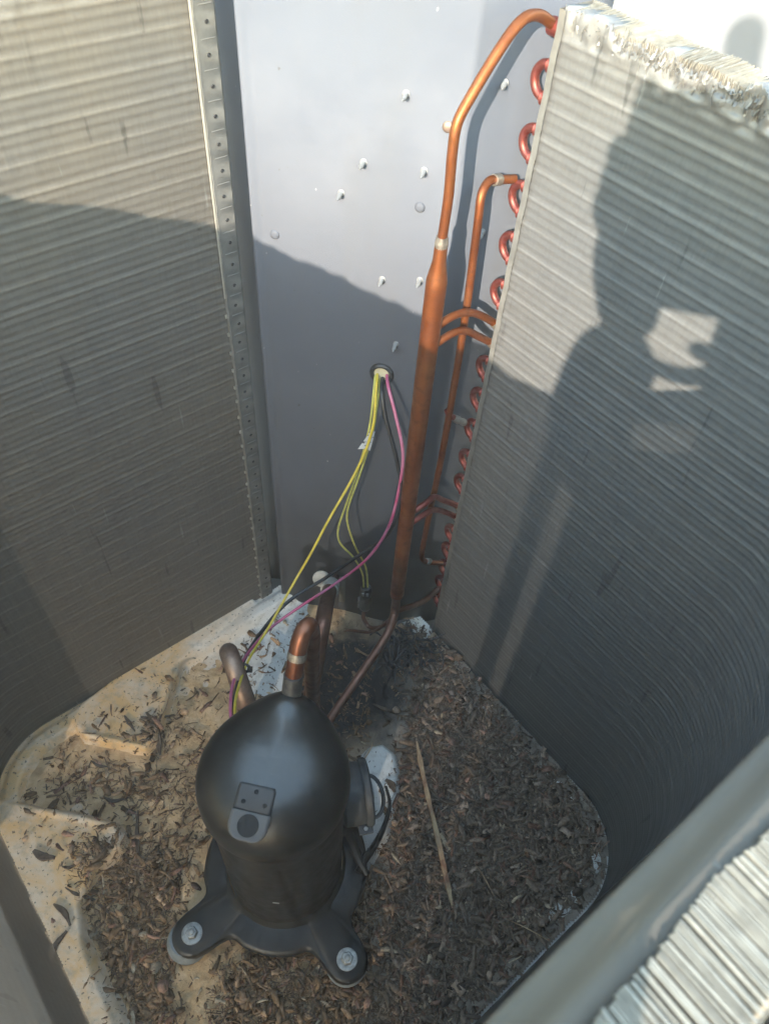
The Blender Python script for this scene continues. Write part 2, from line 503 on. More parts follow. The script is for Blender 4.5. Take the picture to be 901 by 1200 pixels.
# ------------------------------------------------------------------ frame of the unit: a runs along the left bank, b along the right one
BL = Vector((-0.17768, 0.70724, 0)); BR = Vector((0.09902, 0.65646, 0))
E1 = Vector((-0.73728, -0.67559, 0)); E2 = Vector((0.67559, -0.73728, 0)); UP = Vector((0, 0, 1))
def W(a, b, z=0.0):
    return BL + E1 * a + E2 * b + UP * z
A0, A1, B0, B1, RC = -0.170, 0.497, 0.0, 0.660, 0.11
BEND = 0.2244
ZT = 0.905
PITCH = 0.025
def inside(x, y):
    """signed distance to the coil's inner face: negative inside"""
    px = x - BL.x; py = y - BL.y
    a = px * E1.x + py * E1.y; b = px * E2.x + py * E2.y
    ca, cb = (A0 + A1) / 2, (B0 + B1) / 2
    qa = np.abs(a - ca) - ((A1 - A0) / 2 - RC); qb = np.abs(b - cb) - ((B1 - B0) / 2 - RC)
    return np.hypot(np.maximum(qa, 0), np.maximum(qb, 0)) + np.minimum(np.maximum(qa, qb), 0) - RC

# ------------------------------------------------------------------ ground, wall outside
g = MB().add([(-6, -6, -0.1), (8, -6, -0.1), (8, 7, -0.1), (-6, 7, -0.1)], [(0, 1, 2, 3)]).build('ground', M['concrete'], smooth=False)
tag(g, kind='structure')
hw = MB().box((1.0, 3.3, 1.15), (7.0, 0.2, 2.5)).build('garden_wall', M['wall'], smooth=False, bevel=0.01)
tag(hw, 'sunlit white wall beyond the top of the right coil', 'wall')

# ------------------------------------------------------------------ base pan: pressed sheet with raised pads
def sd_poly(X, Y, poly):
    P = np.array(poly)
    d = np.full(X.shape, 1e9); ins = np.zeros(X.shape, bool)
    n = len(P)
    for i in range(n):
        ax, ay = P[i]; bx, by = P[(i + 1) % n]
        ex, ey = bx - ax, by - ay
        t = np.clip(((X - ax) * ex + (Y - ay) * ey) / (ex * ex + ey * ey + 1e-12), 0, 1)
        d = np.minimum(d, np.hypot(X - ax - t * ex, Y - ay - t * ey))
        c = ((ay > Y) != (by > Y)) & (X < (bx - ax) * (Y - ay) / (by - ay + 1e-12) + ax)
        ins ^= c
    return np.where(ins, -d, d)
def sstep(d, w):
    t = np.clip(0.5 - d / w, 0, 1)
    return t * t * (3 - 2 * t)
TRI = [(-0.440, 0.455), (-0.400, 0.424), (-0.335, 0.415), (-0.310, 0.412), (-0.297, 0.430), (-0.292, 0.557), (-0.196, 0.685), (-0.25, 0.69)]
PLAT = [(-0.49, 0.330), (-0.366, 0.320), (-0.323, 0.313), (-0.304, 0.298), (-0.306, 0.282), (-0.330, 0.250), (-0.338, 0.213), (-0.318, 0.166), (-0.270, 0.108), (-0.227, 0.06), (-0.26, 0.0), (-0.50, 0.2)]
BEAM = [(-0.175, 0.330), (-0.199, 0.290), (-0.222, 0.094), (-0.215, 0.0), (-0.150, 0.0), (-0.150, 0.099), (-0.140, 0.20), (-0.13, 0.30)]
STRIP = [(-0.005, 0.66), (0.074, 0.65), (0.072, 0.561), (0.067, 0.470), (0.058, 0.40), (0.0, 0.40), (0.003, 0.471)]
BOSS = [(0.010, 0.452), (0.028, 0.458), (0.048, 0.445), (0.055, 0.420), (0.056, 0.390), (0.045, 0.328), (0.019, 0.285), (-0.02, 0.29), (-0.03, 0.40)]
def vnoise(X, Y, s, seed):
    r = np.random.RandomState(seed).rand(64, 64)
    x = (X * s) % 64; y = (Y * s) % 64
    i = np.floor(x).astype(int); j = np.floor(y).astype(int)
    fx = x - i; fy = y - j; fx = fx * fx * (3 - 2 * fx); fy = fy * fy * (3 - 2 * fy)
    i1 = (i + 1) % 64; j1 = (j + 1) % 64; i %= 64; j %= 64
    return (r[i, j] * (1 - fx) + r[i1, j] * fx) * (1 - fy) + (r[i, j1] * (1 - fx) + r[i1, j1] * fx) * fy
def pan_z(X, Y):
    sd = inside(X, Y)
    z = 0.016 * sstep(-sd - 0.034, 0.014) - 0.006 * sstep(-sd - 0.010, 0.012)
    z = np.maximum(z, 0.020 * sstep(sd_poly(X, Y, TRI), 0.007))
    z = np.maximum(z, 0.020 * sstep(sd_poly(X, Y, PLAT) - 0.002, 0.009))
    z = np.maximum(z, 0.022 * sstep(sd_poly(X, Y, BOSS), 0.014))
    # left pocket and its rounded end stay low
    pk = sd_poly(X, Y, [(-0.30, 0.412), (-0.363, 0.420), (-0.425, 0.417), (-0.455, 0.400), (-0.462, 0.369), (-0.456, 0.344), (-0.431, 0.328), (-0.355, 0.326), (-0.30, 0.318)])
    z = z * (1 - sstep(pk, 0.010))
    # pressed bead along the pad edges
    for poly in (TRI, PLAT):
        z = z + 0.003 * np.exp(-((sd_poly(X, Y, poly) + 0.006) / 0.004) ** 2) * (inside(X, Y) < -0.05)
    return z
def soil_z(X, Y):
    n1 = vnoise(X, Y, 18, 1); n2 = vnoise(X, Y, 60, 2); n3 = vnoise(X, Y, 170, 3)
    z = 0.0015 + 0.005 * n1 + 0.003 * n2 + 0.0016 * n3
    right = np.clip((X - 0.02) / 0.12, 0, 1)
    z += right * 0.010 - (1 - right) * 0.0035
    z += 0.005 * sstep(sd_poly(X, Y, BEAM), 0.02) + 0.004 * sstep(sd_poly(X, Y, STRIP), 0.02)
    z += 0.004 * np.clip((0.17 - Y) / 0.1, 0, 1) * np.clip((X + 0.22) / 0.1, 0, 1)
    back = np.clip((Y - 0.50) / 0.1, 0, 1) * np.clip((-0.085 - X) / 0.04, 0, 1)
    z += 0.004 * np.clip((Y - 0.42) / 0.08, 0, 1) * np.clip((X + 0.10) / 0.04, 0, 1)
    z -= back * 0.006
    z -= 0.012 * sstep(inside(X, Y) * -1 - 0.012, 0.02) * (1 - 0.9 * right)
    return z

def grid_sheet(name, x0, x1, y0, y1, step, zf, mat, kind, pad=0.03):
    xs = np.arange(x0, x1, step); ys = np.arange(y0, y1, step)
    X, Y = np.meshgrid(xs, ys)
    Z = zf(X, Y)
    ok = inside(X, Y) < pad
    idx = -np.ones(X.shape, int)
    idx[ok] = np.arange(ok.sum())
    V = np.stack([X[ok], Y[ok], Z[ok]], 1)
    a = idx[:-1, :-1]; b = idx[:-1, 1:]; c = idx[1:, 1:]; d = idx[1:, :-1]
    m = (a >= 0) & (b >= 0) & (c >= 0) & (d >= 0)
    Fq = np.stack([a[m], b[m], c[m], d[m]], 1)
    o = mesh_np(name, V, Fq, mat)
    tag(o, kind=kind)
    return o
pan = grid_sheet('base_pan', -0.62, 0.50, -0.32, 0.86, 0.003, pan_z, M['pan'], 'structure', pad=0.003)
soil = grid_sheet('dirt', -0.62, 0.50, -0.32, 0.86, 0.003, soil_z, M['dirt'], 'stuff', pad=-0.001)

# skirt of the pan down to the ground
def ring(off, n=12):
    pts = []
    for (ca, cb, s0) in ((A1 - RC, B0 + RC, -90), (A1 - RC, B1 - RC, 0), (A0 + RC, B1 - RC, 90), (A0 + RC, B0 + RC, 180)):
        for i in range(n + 1):
            t = math.radians(s0 + 90 * i / n)
            pts.append(W(ca + (RC + off) * math.cos(t), cb + (RC + off) * math.sin(t)))
    return pts
rg = ring(0.047)
mb = MB(); n = len(rg)
mb.add([p + UP * 0.012 for p in rg] + [p - UP * 0.1 for p in rg] + [p * 1.0 + UP * 0.008 for p in ring(0.036)],
       [(i, (i + 1) % n, n + (i + 1) % n, n + i) for i in range(n)] + [(i, 2 * n + i, 2 * n + (i + 1) % n, (i + 1) % n) for i in range(n)])
sk = mb.build('base_pan_skirt', M['casing'], pan)

# ------------------------------------------------------------------ condenser coil
coil = empty('condenser_coil', W(A0, B0 + 0.55), 'grey aluminium fin coil wrapped round three sides of the condenser interior', 'coil')
THICK = 0.034
def coil_path(seg, step):
    """plan points, inward normals along one stretch of the inner face"""
    pts = []
    def line(a0, b0, a1, b1):
        L_ = math.hypot(a1 - a0, b1 - b0); k = max(2, int(L_ / step))
        nx, ny = -(b1 - b0) / L_, (a1 - a0) / L_
        for i in range(k):
            t = i / k
            pts.append((a0 + (a1 - a0) * t, b0 + (b1 - b0) * t, nx, ny))
    def arc(ca, cb, s0, s1):
        k = max(2, int(RC * math.radians(abs(s1 - s0)) / step))
        for i in range(k):
            t = math.radians(s0 + (s1 - s0) * i / k)
            pts.append((ca + RC * math.cos(t), cb + RC * math.sin(t), -math.cos(t), -math.sin(t)))
    if seg == 'left':
        line(0.004, B0, A1 - RC, B0); arc(A1 - RC, B0 + RC, -90, 0)
    elif seg == 'near_left':
        line(A1, B0 + RC, A1, B1 - RC); arc(A1 - RC, B1 - RC, 0, 90)
    elif seg == 'near_right':
        line(A1 - RC, B1, A0 + RC, B1)
    else:
        arc(A0 + RC, B1 - RC, 90, 180); line(A0, B1 - RC, A0, BEND)
    return pts
ZN = 0.858          # the near right bank stands lower
def fin_bank(seg, step, rows, mat, label, rag):
    P = np.array(coil_path(seg, step))
    if seg == 'near_left':
        kz = np.clip((P[:, 1] - (B1 - RC)) / RC, 0, 1)
    elif seg == 'near_right':
        kz = np.ones(len(P))
    elif seg == 'right':
        kz = np.clip((P[:, 1] - (B1 - RC)) / RC, 0, 1)
    else:
        kz = np.zeros(len(P))
    zsc = (1 - kz * (ZT - ZN) / ZT)[:, None]
    P[:, 2:] = P[:, 2:] / np.linalg.norm(P[:, 2:], axis=1)[:, None]
    nc = len(P)
    zz = np.concatenate([np.arange(0.0, ZT - 1e-6, PITCH / rows), [ZT]]); zz[0] = 0.003
    nz = len(zz)
    r = np.random.RandomState({'left': 3, 'near_left': 4, 'near_right': 5, 'right': 6}[seg])
    par = np.where(np.arange(nc) % 2 == 0, 1.0, -1.0)
    ph = (zz / PITCH) % 1.0
    ridge = 0.0009 * np.exp(-((ph - 0.5) / 0.06) ** 2) + 0.00055 * np.exp(-((ph - 0.17) / 0.055) ** 2) + 0.00055 * np.exp(-((ph - 0.83) / 0.055) ** 2)
    rowj = r.normal(0, 0.00008, int(ZT / PITCH) + 2)[(zz / PITCH).astype(int)]
    colj = r.normal(0, 0.00006, nc)
    # slow buckling of the fins and patches combed flat
    S = np.arange(nc)[:, None] * step; Zg = zz[None, :]
    slow = (vnoise(S + 0 * Zg, Zg + 0 * S, 9, 21) - 0.5) * 0.00012
    calm = 0.15 if seg.startswith('near') else 1.0
    slow = slow * calm
    ridge = ridge * (0.2 if seg.startswith('near') else 1.0)
    pleat = calm * par[:, None] * (0.00030 + 0.0001 * vnoise(S + 0 * Zg, Zg + 0 * S, 40, 22))
    ridge = ridge * (0.78 + 0.5 * r.rand(int(ZT / PITCH) + 2))[(zz / PITCH).astype(int)]
    d = ridge[None, :] * (0.97 + 0.06 * vnoise(S + 0 * Zg, np.floor(Zg / PITCH) * 0.37 + 0 * S, 11, 27)) + rowj[None, :] + colj[:, None] + slow + pleat
    lean = (vnoise(S + 0 * Zg, Zg + 0 * S, 55, 23) - 0.5) * 0.0002
    topm = np.clip((Zg - (ZT - 0.010 - 0.024 * vnoise(S, 0 * S + 3.3, 14, 31))) / 0.012, 0, 1)
    crush = topm * rag
    d = d + crush * (vnoise(S + 0 * Zg, Zg + 0 * S, 130, 24) - 0.55) * 0.0055
    lean = lean + crush * (vnoise(S + 0 * Zg, Zg + 0 * S, 90, 25) - 0.5) * 0.006
    a = P[:, 0:1] + P[:, 2:3] * d - P[:, 3:4] * lean
    b = P[:, 1:2] + P[:, 3:4] * d + P[:, 2:3] * lean
    z = Zg + 0 * S
    z = z + rag * np.clip((Zg - (ZT - 0.012)) / 0.012, 0, 1) * ((vnoise(S, 0 * S + 1.7, 70, 26) - 0.5) * 0.012 + r.normal(0, 0.0015, (nc, 1)))
    z = z * zsc
    X = BL.x + E1.x * a + E2.x * b; Y = BL.y + E1.y * a + E2.y * b
    V = np.stack([X, Y, z], 2).reshape(-1, 3)
    i, j = np.meshgrid(np.arange(nc - 1), np.arange(nz - 1), indexing='ij')
    q = i * nz + j
    Fq = np.stack([q, q + nz, q + nz + 1, q + 1], 2).reshape(-1, 4)
    # outer face and top: coarser
    off = -THICK
    ao = P[:, 0] + P[:, 2] * off; bo = P[:, 1] + P[:, 3] * off
    base = len(V)
    Xo = BL.x + E1.x * ao + E2.x * bo; Yo = BL.y + E1.y * ao + E2.y * bo
    Vo = np.concatenate([np.stack([Xo, Yo, np.full(nc, 0.004)], 1), np.stack([Xo, Yo, ZT * zsc[:, 0]], 1)], 0)
    k = np.arange(nc - 1)
    Fo = np.stack([base + k, base + nc + k, base + nc + k + 1, base + k + 1], 1)
    top = k * nz + nz - 1
    Ft = np.stack([top, top + nz, base + nc + k + 1, base + nc + k], 1)
    end0 = np.array([[0, nz - 1, base + nc, base]]); e1 = (nc - 1) * nz
    end1 = np.array([[e1, base + nc - 1, base + 2 * nc - 1, e1 + nz - 1]])
    o = mesh_np('fin_bank', np.concatenate([V, Vo]), np.concatenate([Fq, Fo, Ft, end0, end1]), mat, coil, smooth=True)
    tag(o, label, kind='stuff')
    return o
fin_bank('left', 0.0012, 12, M['fin'], 'left bank of brownish fins, half in shade', 0.12)
fin_bank('right', 0.0012, 12, M['fin_cool'], 'right bank of grey fins with crushed silver top edge', 1.0)
fin_bank('near_left', 0.0022, 4, M['fin_near'], None, 0.5)
fin_bank('near_right', 0.0022, 4, M['fin_near'], None, 0.4)

# crushed, torn fin tips along the top edge
def torn_fins(seg, count, seed, z0, z1, inner, outer, rise):
    r = random.Random(seed)
    P = coil_path(seg, 0.003)
    vs_, fs = [], []
    for k in range(count):
        a, b, nx, ny = P[r.randrange(len(P))]
        d = r.uniform(-outer, inner)
        w = r.uniform(0.0006, 0.0022); h = r.uniform(0.003, 0.013); t = 0.00015
        c = W(a + nx * d, b + ny * d, r.uniform(z0, z1))
        ta = Vector((E1.x * -ny + E2.x * nx, E1.y * -ny + E2.y * nx, 0)); nn = Vector((E1.x * nx + E2.x * ny, E1.y * nx + E2.y * ny, 0))
        side = (ta * r.uniform(0.3, 1) + nn * r.uniform(-0.8, 0.8)).normalized()
        upv = (UP * rise + ta * r.uniform(-0.7, 0.7) + nn * r.uniform(-0.15, 0.25)).normalized()
        thn = side.cross(upv).normalized() * t
        n0 = len(vs_)
        bend = thn.normalized() * r.uniform(-0.003, 0.003)
        for (s, u, bb) in ((-1, -0.5, 0), (1, -0.5, 0), (-0.9, 0, 1), (0.9, 0, 1), (-0.7, 0.5, 0), (0.6, 0.45, 0)):
            p = c + side * (s * w / 2) + upv * (u * h) + bend * bb
            vs_ += [p + thn, p - thn]
        for j in range(2):
            q = n0 + j * 4
            fs += [(q, q + 2, q + 6, q + 4), (q + 1, q + 5, q + 7, q + 3), (q, q + 4, q + 5, q + 1), (q + 2, q + 3, q + 7, q + 6)]
    mb = MB(); mb.v = [tuple(v) for v in vs_]; mb.f = fs
    o = mb.build('torn_fin', M['bare'], coil, smooth=False)
    tag(o, kind='stuff')
torn_fins('right', 900, 1, ZT - 0.012, ZT + 0.000, 0.0012, 0.004, 1.8)
# near right bank: fin edges standing up along the top
mb = MB(); r = random.Random(3)
MT = Matrix((E1, E2, UP)).transposed()
for i in range(330):
    a = -0.06 + i * 0.00136
    dz = 0.0030 * float(vnoise(np.array([[a]]), np.array([[0.3]]), 40, 41)[0, 0]) + r.uniform(0, 0.0003)
    b0 = 0.6615 + 0.006 * float(vnoise(np.array([[a]]), np.array([[1.3]]), 55, 42)[0, 0]) + r.uniform(0, 0.001)
    rot = Matrix.Rotation(r.gauss(0, 0.015), 3, 'Z') @ Matrix.Rotation(r.gauss(0, 0.03), 3, 'Y')
    mb.box(W(a, (b0 + 0.692) / 2, ZN - 0.006 + dz), (0.0006, 0.692 - b0, 0.018), MT @ rot)
for i in range(260):
    b = BEND + 0.004 + i * 0.00127
    dz = 0.003 * float(vnoise(np.array([[b]]), np.array([[0.7]]), 60, 44)[0, 0]) + r.uniform(0, 0.0008)
    rot = Matrix.Rotation(r.gauss(0, 0.05), 3, 'Z') @ Matrix.Rotation(0.3 * math.sin(b * 70) + r.gauss(0, 0.08), 3, 'X')
    mb.box(W(A0 - THICK / 2 - 0.001, b, ZT - 0.0085 + dz), (THICK - 0.002, 0.0003, 0.018), MT @ rot)
tag(mb.build('torn_fin', M['tip'], coil, smooth=False), kind='stuff')

# left end plate: a folded strip with a dimple at every tube row
ep = empty('end_plate', (0, 0, 0)); place(ep, coil)
mb = MB()
prof = [(-0.002, -0.03), (-0.002, 0.0015), (0.0005, 0.0035), (0.017, 0.0035), (0.0195, 0.0045), (0.0205, 0.003), (0.0205, 0.0005)]
zs = np.linspace(0.002, ZT + 0.004, 146)
vs_ = []; fs = []
for z in zs:
    wob = 0.0006 * math.exp(-((((z / PITCH) % 1) - 0.5) / 0.2) ** 2)
    saw = 0.0009 * (((z / PITCH * 1.0) % 1) - 0.5)
    for i, (a, b) in enumerate(prof):
        bb = b + (wob if i in (2, 3) else 0)
        aa = a + (saw if i >= 4 else 0)
        vs_.append(W(aa, bb, z))
k = len(prof)
for j in range(len(zs) - 1):
    for i in range(k - 1):
        fs.append((j * k + i, (j + 1) * k + i, (j + 1) * k + i + 1, j * k + i + 1))
mb.add(vs_, fs).build('strip', M['endplate'], ep)
hole_me = None
for j in range(int(ZT / PITCH)):
    z = (j + 0.5) * PITCH
    if hole_me is None:
        h = MB().lathe([(0.0016, -0.0006), (0.0019, 0.0002), (0.0012, 0.0009), (0.0004, 0.0004)], M=Matrix((E1, UP, E2)).transposed(), n=8)
        ho = h.build('dimple', M['hole'], ep); hole_me = ho.data
        loc0 = ho.location.copy(); ho.location = loc0 + W(0.0095, 0.0042, z)
    else:
        ho = bpy.data.objects.new('dimple', hole_me); COL.objects.link(ho); ho.parent = ep
        ho.location = loc0 + W(0.0095 + rng.uniform(-0.001, 0.001), 0.0042, z)
# little lips pressed between the rows
lip_me = None
for j in range(1, int(ZT / PITCH)):
    z = j * PITCH + rng.uniform(-0.001, 0.001)
    p = W(0.0085, 0.0039, z)
    if lip_me is None:
        lo = MB().tube([E1 * -0.0065, E1 * 0.0065], 0.0005, 6, 1).build('pressed_lip', M['endplate'], ep)
        lip_me = lo.data; l0 = lo.location.copy(); lo.location = l0 + p
    else:
        lo = bpy.data.objects.new('pressed_lip', lip_me); COL.objects.link(lo); lo.parent = ep; lo.location = l0 + p
mb = MB()
mb.tube([W(0.0212, 0.0030, 0.60), W(0.0212, 0.0032, 0.75), W(0.0212, 0.0032, ZT)], [0.0008, 0.0013, 0.0013], 8, 12)
mb.build('folded_edge', M['edge'], ep)  # pale lip carries the painted sun glint along the upper fold
th_me = None
for j in range(1, 24):
    if th_me is None:
        th = MB().box((0, 0, 0), (0.0022, 0.0020, 0.0042), Matrix((E1, E2, UP)).transposed()).build('tooth', M['edge'], ep, smooth=False)
        th_me = th.data; th0 = th.location.copy()
    else:
        th = bpy.data.objects.new('tooth', th_me); COL.objects.link(th); th.parent = ep
    th.location = th0 + W(0.0218, 0.0022, j * PITCH + rng.uniform(-0.002, 0.002))

# right tube sheet and return bends
ts = MB()
zs = [0.004 + i * (ZT - 0.002) / 60 for i in range(61)]
vs_ = []; fs = []
prof = [(A0 + 0.003, BEND + 0.004), (A0 + 0.003, BEND - 0.0025), (A0 - THICK, BEND - 0.0025), (A0 - THICK - 0.002, BEND + 0.01)]
for j, z in enumerate(zs):
    for i, (a, b) in enumerate(prof):
        vs_.append(W(a + (0.0010 * math.sin(j * 2.1) * 0.6 if i < 2 else 0), b, z))
for j in range(len(zs) - 1):
    for i in range(3):
        fs.append((j * 4 + i, j * 4 + i + 1, (j + 1) * 4 + i + 1, (j + 1) * 4 + i))
ts.add(vs_, fs).build('tube_sheet', M['endplate'], coil)
TUBE_A = A0 - 0.010
def tube_end(z, out=0.0):
    return W(TUBE_A, BEND - 0.002 - out, z)
RT = 0.0052
bends = [0.848, 0.798, 0.748, 0.698, 0.648, 0.553, 0.503, 0.453, 0.403, 0.355, 0.258, 0.208, 0.160, 0.112, 0.064]
bz = [0.861, 0.811, 0.761, 0.711, 0.659, 0.562, 0.516, 0.467, 0.415, 0.369, 0.264, 0.222, 0.180, 0.139, 0.095]
HALF = 0.0125
bend_me = None; col_me = None
for i, z in enumerate(bz):
    z = z - 0.0105
    if bend_me is None:
        pts = []
        for t in range(0, 181, 15):
            a = math.radians(t)
            pts.append(E2 * -(0.010 + HALF * math.sin(a)) + UP * (HALF * math.cos(a)))
        pts = [UP * HALF - E2 * 0.0] + pts + [UP * -HALF]
        bo = MB().tube(pts, 0.0039, 12, 2).build('return_bend', M['copper_red'], coil)
        bend_me = bo.data; b0 = bo.location.copy()
    else:
        bo = bpy.data.objects.new('return_bend', bend_me); COL.objects.link(bo); bo.parent = coil
    bo.location = b0 + tube_end(z)
    for s in (-1, 1):
        if col_me is None:
            co = MB().lathe([(0.0050, 0.0), (0.0057, 0.0015), (0.0054, 0.008), (0.0061, 0.0095), (0.0046, 0.0105)], M=Matrix((E1, UP, -E2)).transposed(), n=14).build('braze_collar', M['copper_red'], bo)
            col_me = co.data
        else:
            co = bpy.data.objects.new('braze_collar', col_me); COL.objects.link(co); co.parent = bo
        co.location = UP * (HALF * s)

# ------------------------------------------------------------------ corner panel
panel = empty('corner_panel', (-0.05, 0.69, 0), 'grey painted sheet metal corner panel between the two coils', 'panel')
PN = Vector((-0.18052, -0.98357, 0)); PT = Vector((0.98357, -0.18052, 0))
prof = [(-0.225, 0.7490), (-0.1610, 0.7470), (-0.1585, 0.7000), (-0.1475, 0.7018), (0.0395, 0.66743), (0.0725, 0.684), (0.135, 0.7065), (0.150, 0.74)]
def rounded(prof, r=0.004):
    out = [Vector((prof[0][0], prof[0][1], 0))]
    for i in range(1, len(prof) - 1):
        p = Vector((prof[i][0], prof[i][1], 0)); a = Vector((prof[i - 1][0], prof[i - 1][1], 0)); b = Vector((prof[i + 1][0], prof[i + 1][1], 0))
        u = (a - p).normalized() * r; v = (b - p).normalized() * r
        for t in (0, 0.33, 0.67, 1):
            out.append((p + u) * (1 - t) ** 2 + p * 2 * t * (1 - t) + (p + v) * t * t)
    out.append(Vector((prof[-1][0], prof[-1][1], 0)))
    return out
pp = rounded(prof, 0.0035)
mb = MB(); vs_ = []; fs = []
zs = [-0.01, 0.3, 0.6, 0.96]
back = []
for j, z in enumerate(zs):
    for p in pp: vs_.append(p + UP * z)
k = len(pp)
for j in range(len(zs) - 1):
    for i in range(k - 1):
        fs.append((j * k + i, j * k + i + 1, (j + 1) * k + i + 1, (j + 1) * k + i))
mb.add(vs_, fs)
sh = mb.build('sheet', M['panel'], panel, flat_angle=math.radians(60))
so = sh.modifiers.new('thickness', 'SOLIDIFY'); so.thickness = 0.0012; so.offset = -1 if True else 1
def on_panel(x, z, out=0.0):
    y = 0.70184 + (x + 0.1475) * (0.66743 - 0.70184) / (0.0395 + 0.1475)
    if x > 0.0395: y = 0.66743 + (x - 0.0395) * 0.502
    return Vector((x, y, z)) + PN * out
scr_me = None
ROTN = PN.to_track_quat('Z', 'Y').to_matrix()
scr = [(-0.0135, 0.8292), (-0.0474, 0.7653), (-0.0675, 0.7324), (0.0077, 0.7675), (-0.0236, 0.6492), (0.0143, 0.6567), (-0.0041, 0.5722), (0.0664, 0.8432), (0.0690, 0.709), (0.0672, 0.5495)]
for i, (x, z) in enumerate(scr):
    if scr_me is None:
        prof_s = [(0.0034, 0.0), (0.0034, 0.0006)]
        for q in range(4):
            prof_s += [(0.0024, 0.0010 + q * 0.0026), (0.0018, 0.0023 + q * 0.0026)]
        prof_s += [(0.0016, 0.0118), (0.0002, 0.0148)]
        s_ = MB().lathe(prof_s, M=ROTN, n=10).build('screw', M['screw'], panel); scr_me = s_.data; s0 = s_.location.copy()
    else:
        s_ = bpy.data.objects.new('screw', scr_me); COL.objects.link(s_); s_.parent = panel
    s_.location = s0 + on_panel(x, z)
for i, (x, z) in enumerate([(0.0241, 0.8084), (-0.1352, 0.6754), (0.0071, 0.7326)]):
    d = MB().lathe([(0.0052, 0.0), (0.0046, 0.0010), (0.0034, 0.0018), (0.0016, 0.0022)], M=ROTN, n=16).build('rivet', M['panel'] if i else M['copper_brown'], panel)
    d.location += on_panel(x, z)
GX, GZ = -0.0172, 0.527
gr = empty('grommet', (0, 0, 0)); place(gr, panel)
mb = MB()
for q in range(24):
    pass
ringpts = [on_panel(GX, GZ) + PT * (0.0115 * math.cos(t * math.pi / 12)) + UP * (0.0115 * math.sin(t * math.pi / 12)) + PN * 0.001 for t in range(25)]
mb.tube(ringpts, 0.0028, 10, 2).build('rubber_ring', M['rubber_black'], gr)
MB().lathe([(0.0095, 0.0), (0.0095, 0.0012)], c=on_panel(GX, GZ), M=ROTN, n=24).build('foam_backing', M['foam'], gr)

# ------------------------------------------------------------------ manifolds
YH = 0.605
hd = empty('gas_manifold', (0.028, YH, 0.15), 'thick upright orange copper manifold pipe in front of the grey panel', 'copper pipe')
P0 = tube_end(0.889)
mb = MB().tube([P0, tube_end(0.889, 0.016)], 0.0068, 14, 1).build('end_socket', M['copper_red'], hd)
thin = [tube_end(0.889, 0.012), (0.0830, 0.664, 0.8985), (0.0690, 0.647, 0.9005), (0.0558, 0.632, 0.8880), (0.0343, 0.612, 0.8530), (0.0283, 0.606, 0.8390), (0.0274, YH, 0.8202), (0.0288, YH, 0.7819), (0.0280, YH, 0.741)]
MB().tube(thin, 0.0043, 14, 6).build('inlet_pipe', M['copper'], hd)
MB().tube([(0.028, YH, 0.7455), (0.028, YH, 0.739), (0.028, YH, 0.735)], [0.0050, 0.0062, 0.0058], 16, 3).build('braze_collar', M['braze'], hd)
MB().tube([(0.028, YH, 0.739), (0.028, YH, 0.722), (0.028, YH, 0.703), (0.028, YH, 0.700), (0.028, YH, 0.19)], [0.0058, 0.0061, 0.0096, 0.0098, 0.0098], 20, 1).build('header_tube', M['copper'], hd)
MB().tube([(0.028, YH, 0.196), (0.028, YH, 0.186), (0.028, YH, 0.178), (0.0283, 0.604, 0.150)], [0.0100, 0.0085, 0.0064, 0.0064], 16, 1).build('reducer', M['copper_dark'], hd)
MB().tube([(0.0282, 0.604, 0.156), (0.0275, 0.598, 0.146), (0.0195, 0.568, 0.140), (-0.0045, 0.5304, 0.116), (-0.0465, 0.4657, 0.08), (-0.071, 0.4193, 0.06), (-0.078, 0.40, 0.05)], 0.0062, 14, 6).build('outlet_pipe', M['copper_dark'], hd)
MB().tube([(0.0287, 0.603, 0.149), (0.05, 0.62, 0.1375), (0.0731, 0.645, 0.120), tube_end(0.116, 0.012), tube_end(0.116)], 0.0045, 12, 6).build('lower_branch', M['copper_dark'], hd)
for nm, pts, ms in (('feeder', [(0.030, YH, 0.648), (0.0483, 0.622, 0.653), (0.0642, 0.641, 0.6455), (0.0813, 0.660, 0.629), tube_end(0.612, 0.010), tube_end(0.612)], 'copper'),
                    ('feeder', [(0.030, YH, 0.6265), (0.0507, 0.622, 0.633), (0.0643, 0.638, 0.6255), (0.0804, 0.659, 0.6045), tube_end(0.587, 0.010), tube_end(0.587)], 'copper'),
                    ('feeder', [(0.030, YH, 0.368), (0.0511, 0.621, 0.376), (0.0601, 0.637, 0.3690), (0.0757, 0.656, 0.342), tube_end(0.314, 0.010), tube_end(0.314)], 'copper_red'),
                    ('feeder', [(0.030, YH, 0.346), (0.0511, 0.621, 0.354), (0.0616, 0.637, 0.3435), (0.0761, 0.656, 0.3204), tube_end(0.291, 0.010), tube_end(0.291)], 'copper_red')):
    f_ = MB().tube(pts, [0.0040] * len(pts), 12, 6).build(nm, M[ms], hd)
    a, b = Vector(pts[-2]), Vector(pts[-1])
    c_ = MB().tube([a + (a - b) * 0.35, a, b], [0.0050, 0.0056, 0.0056], 12, 1).build('braze_collar', M['braze'], f_)

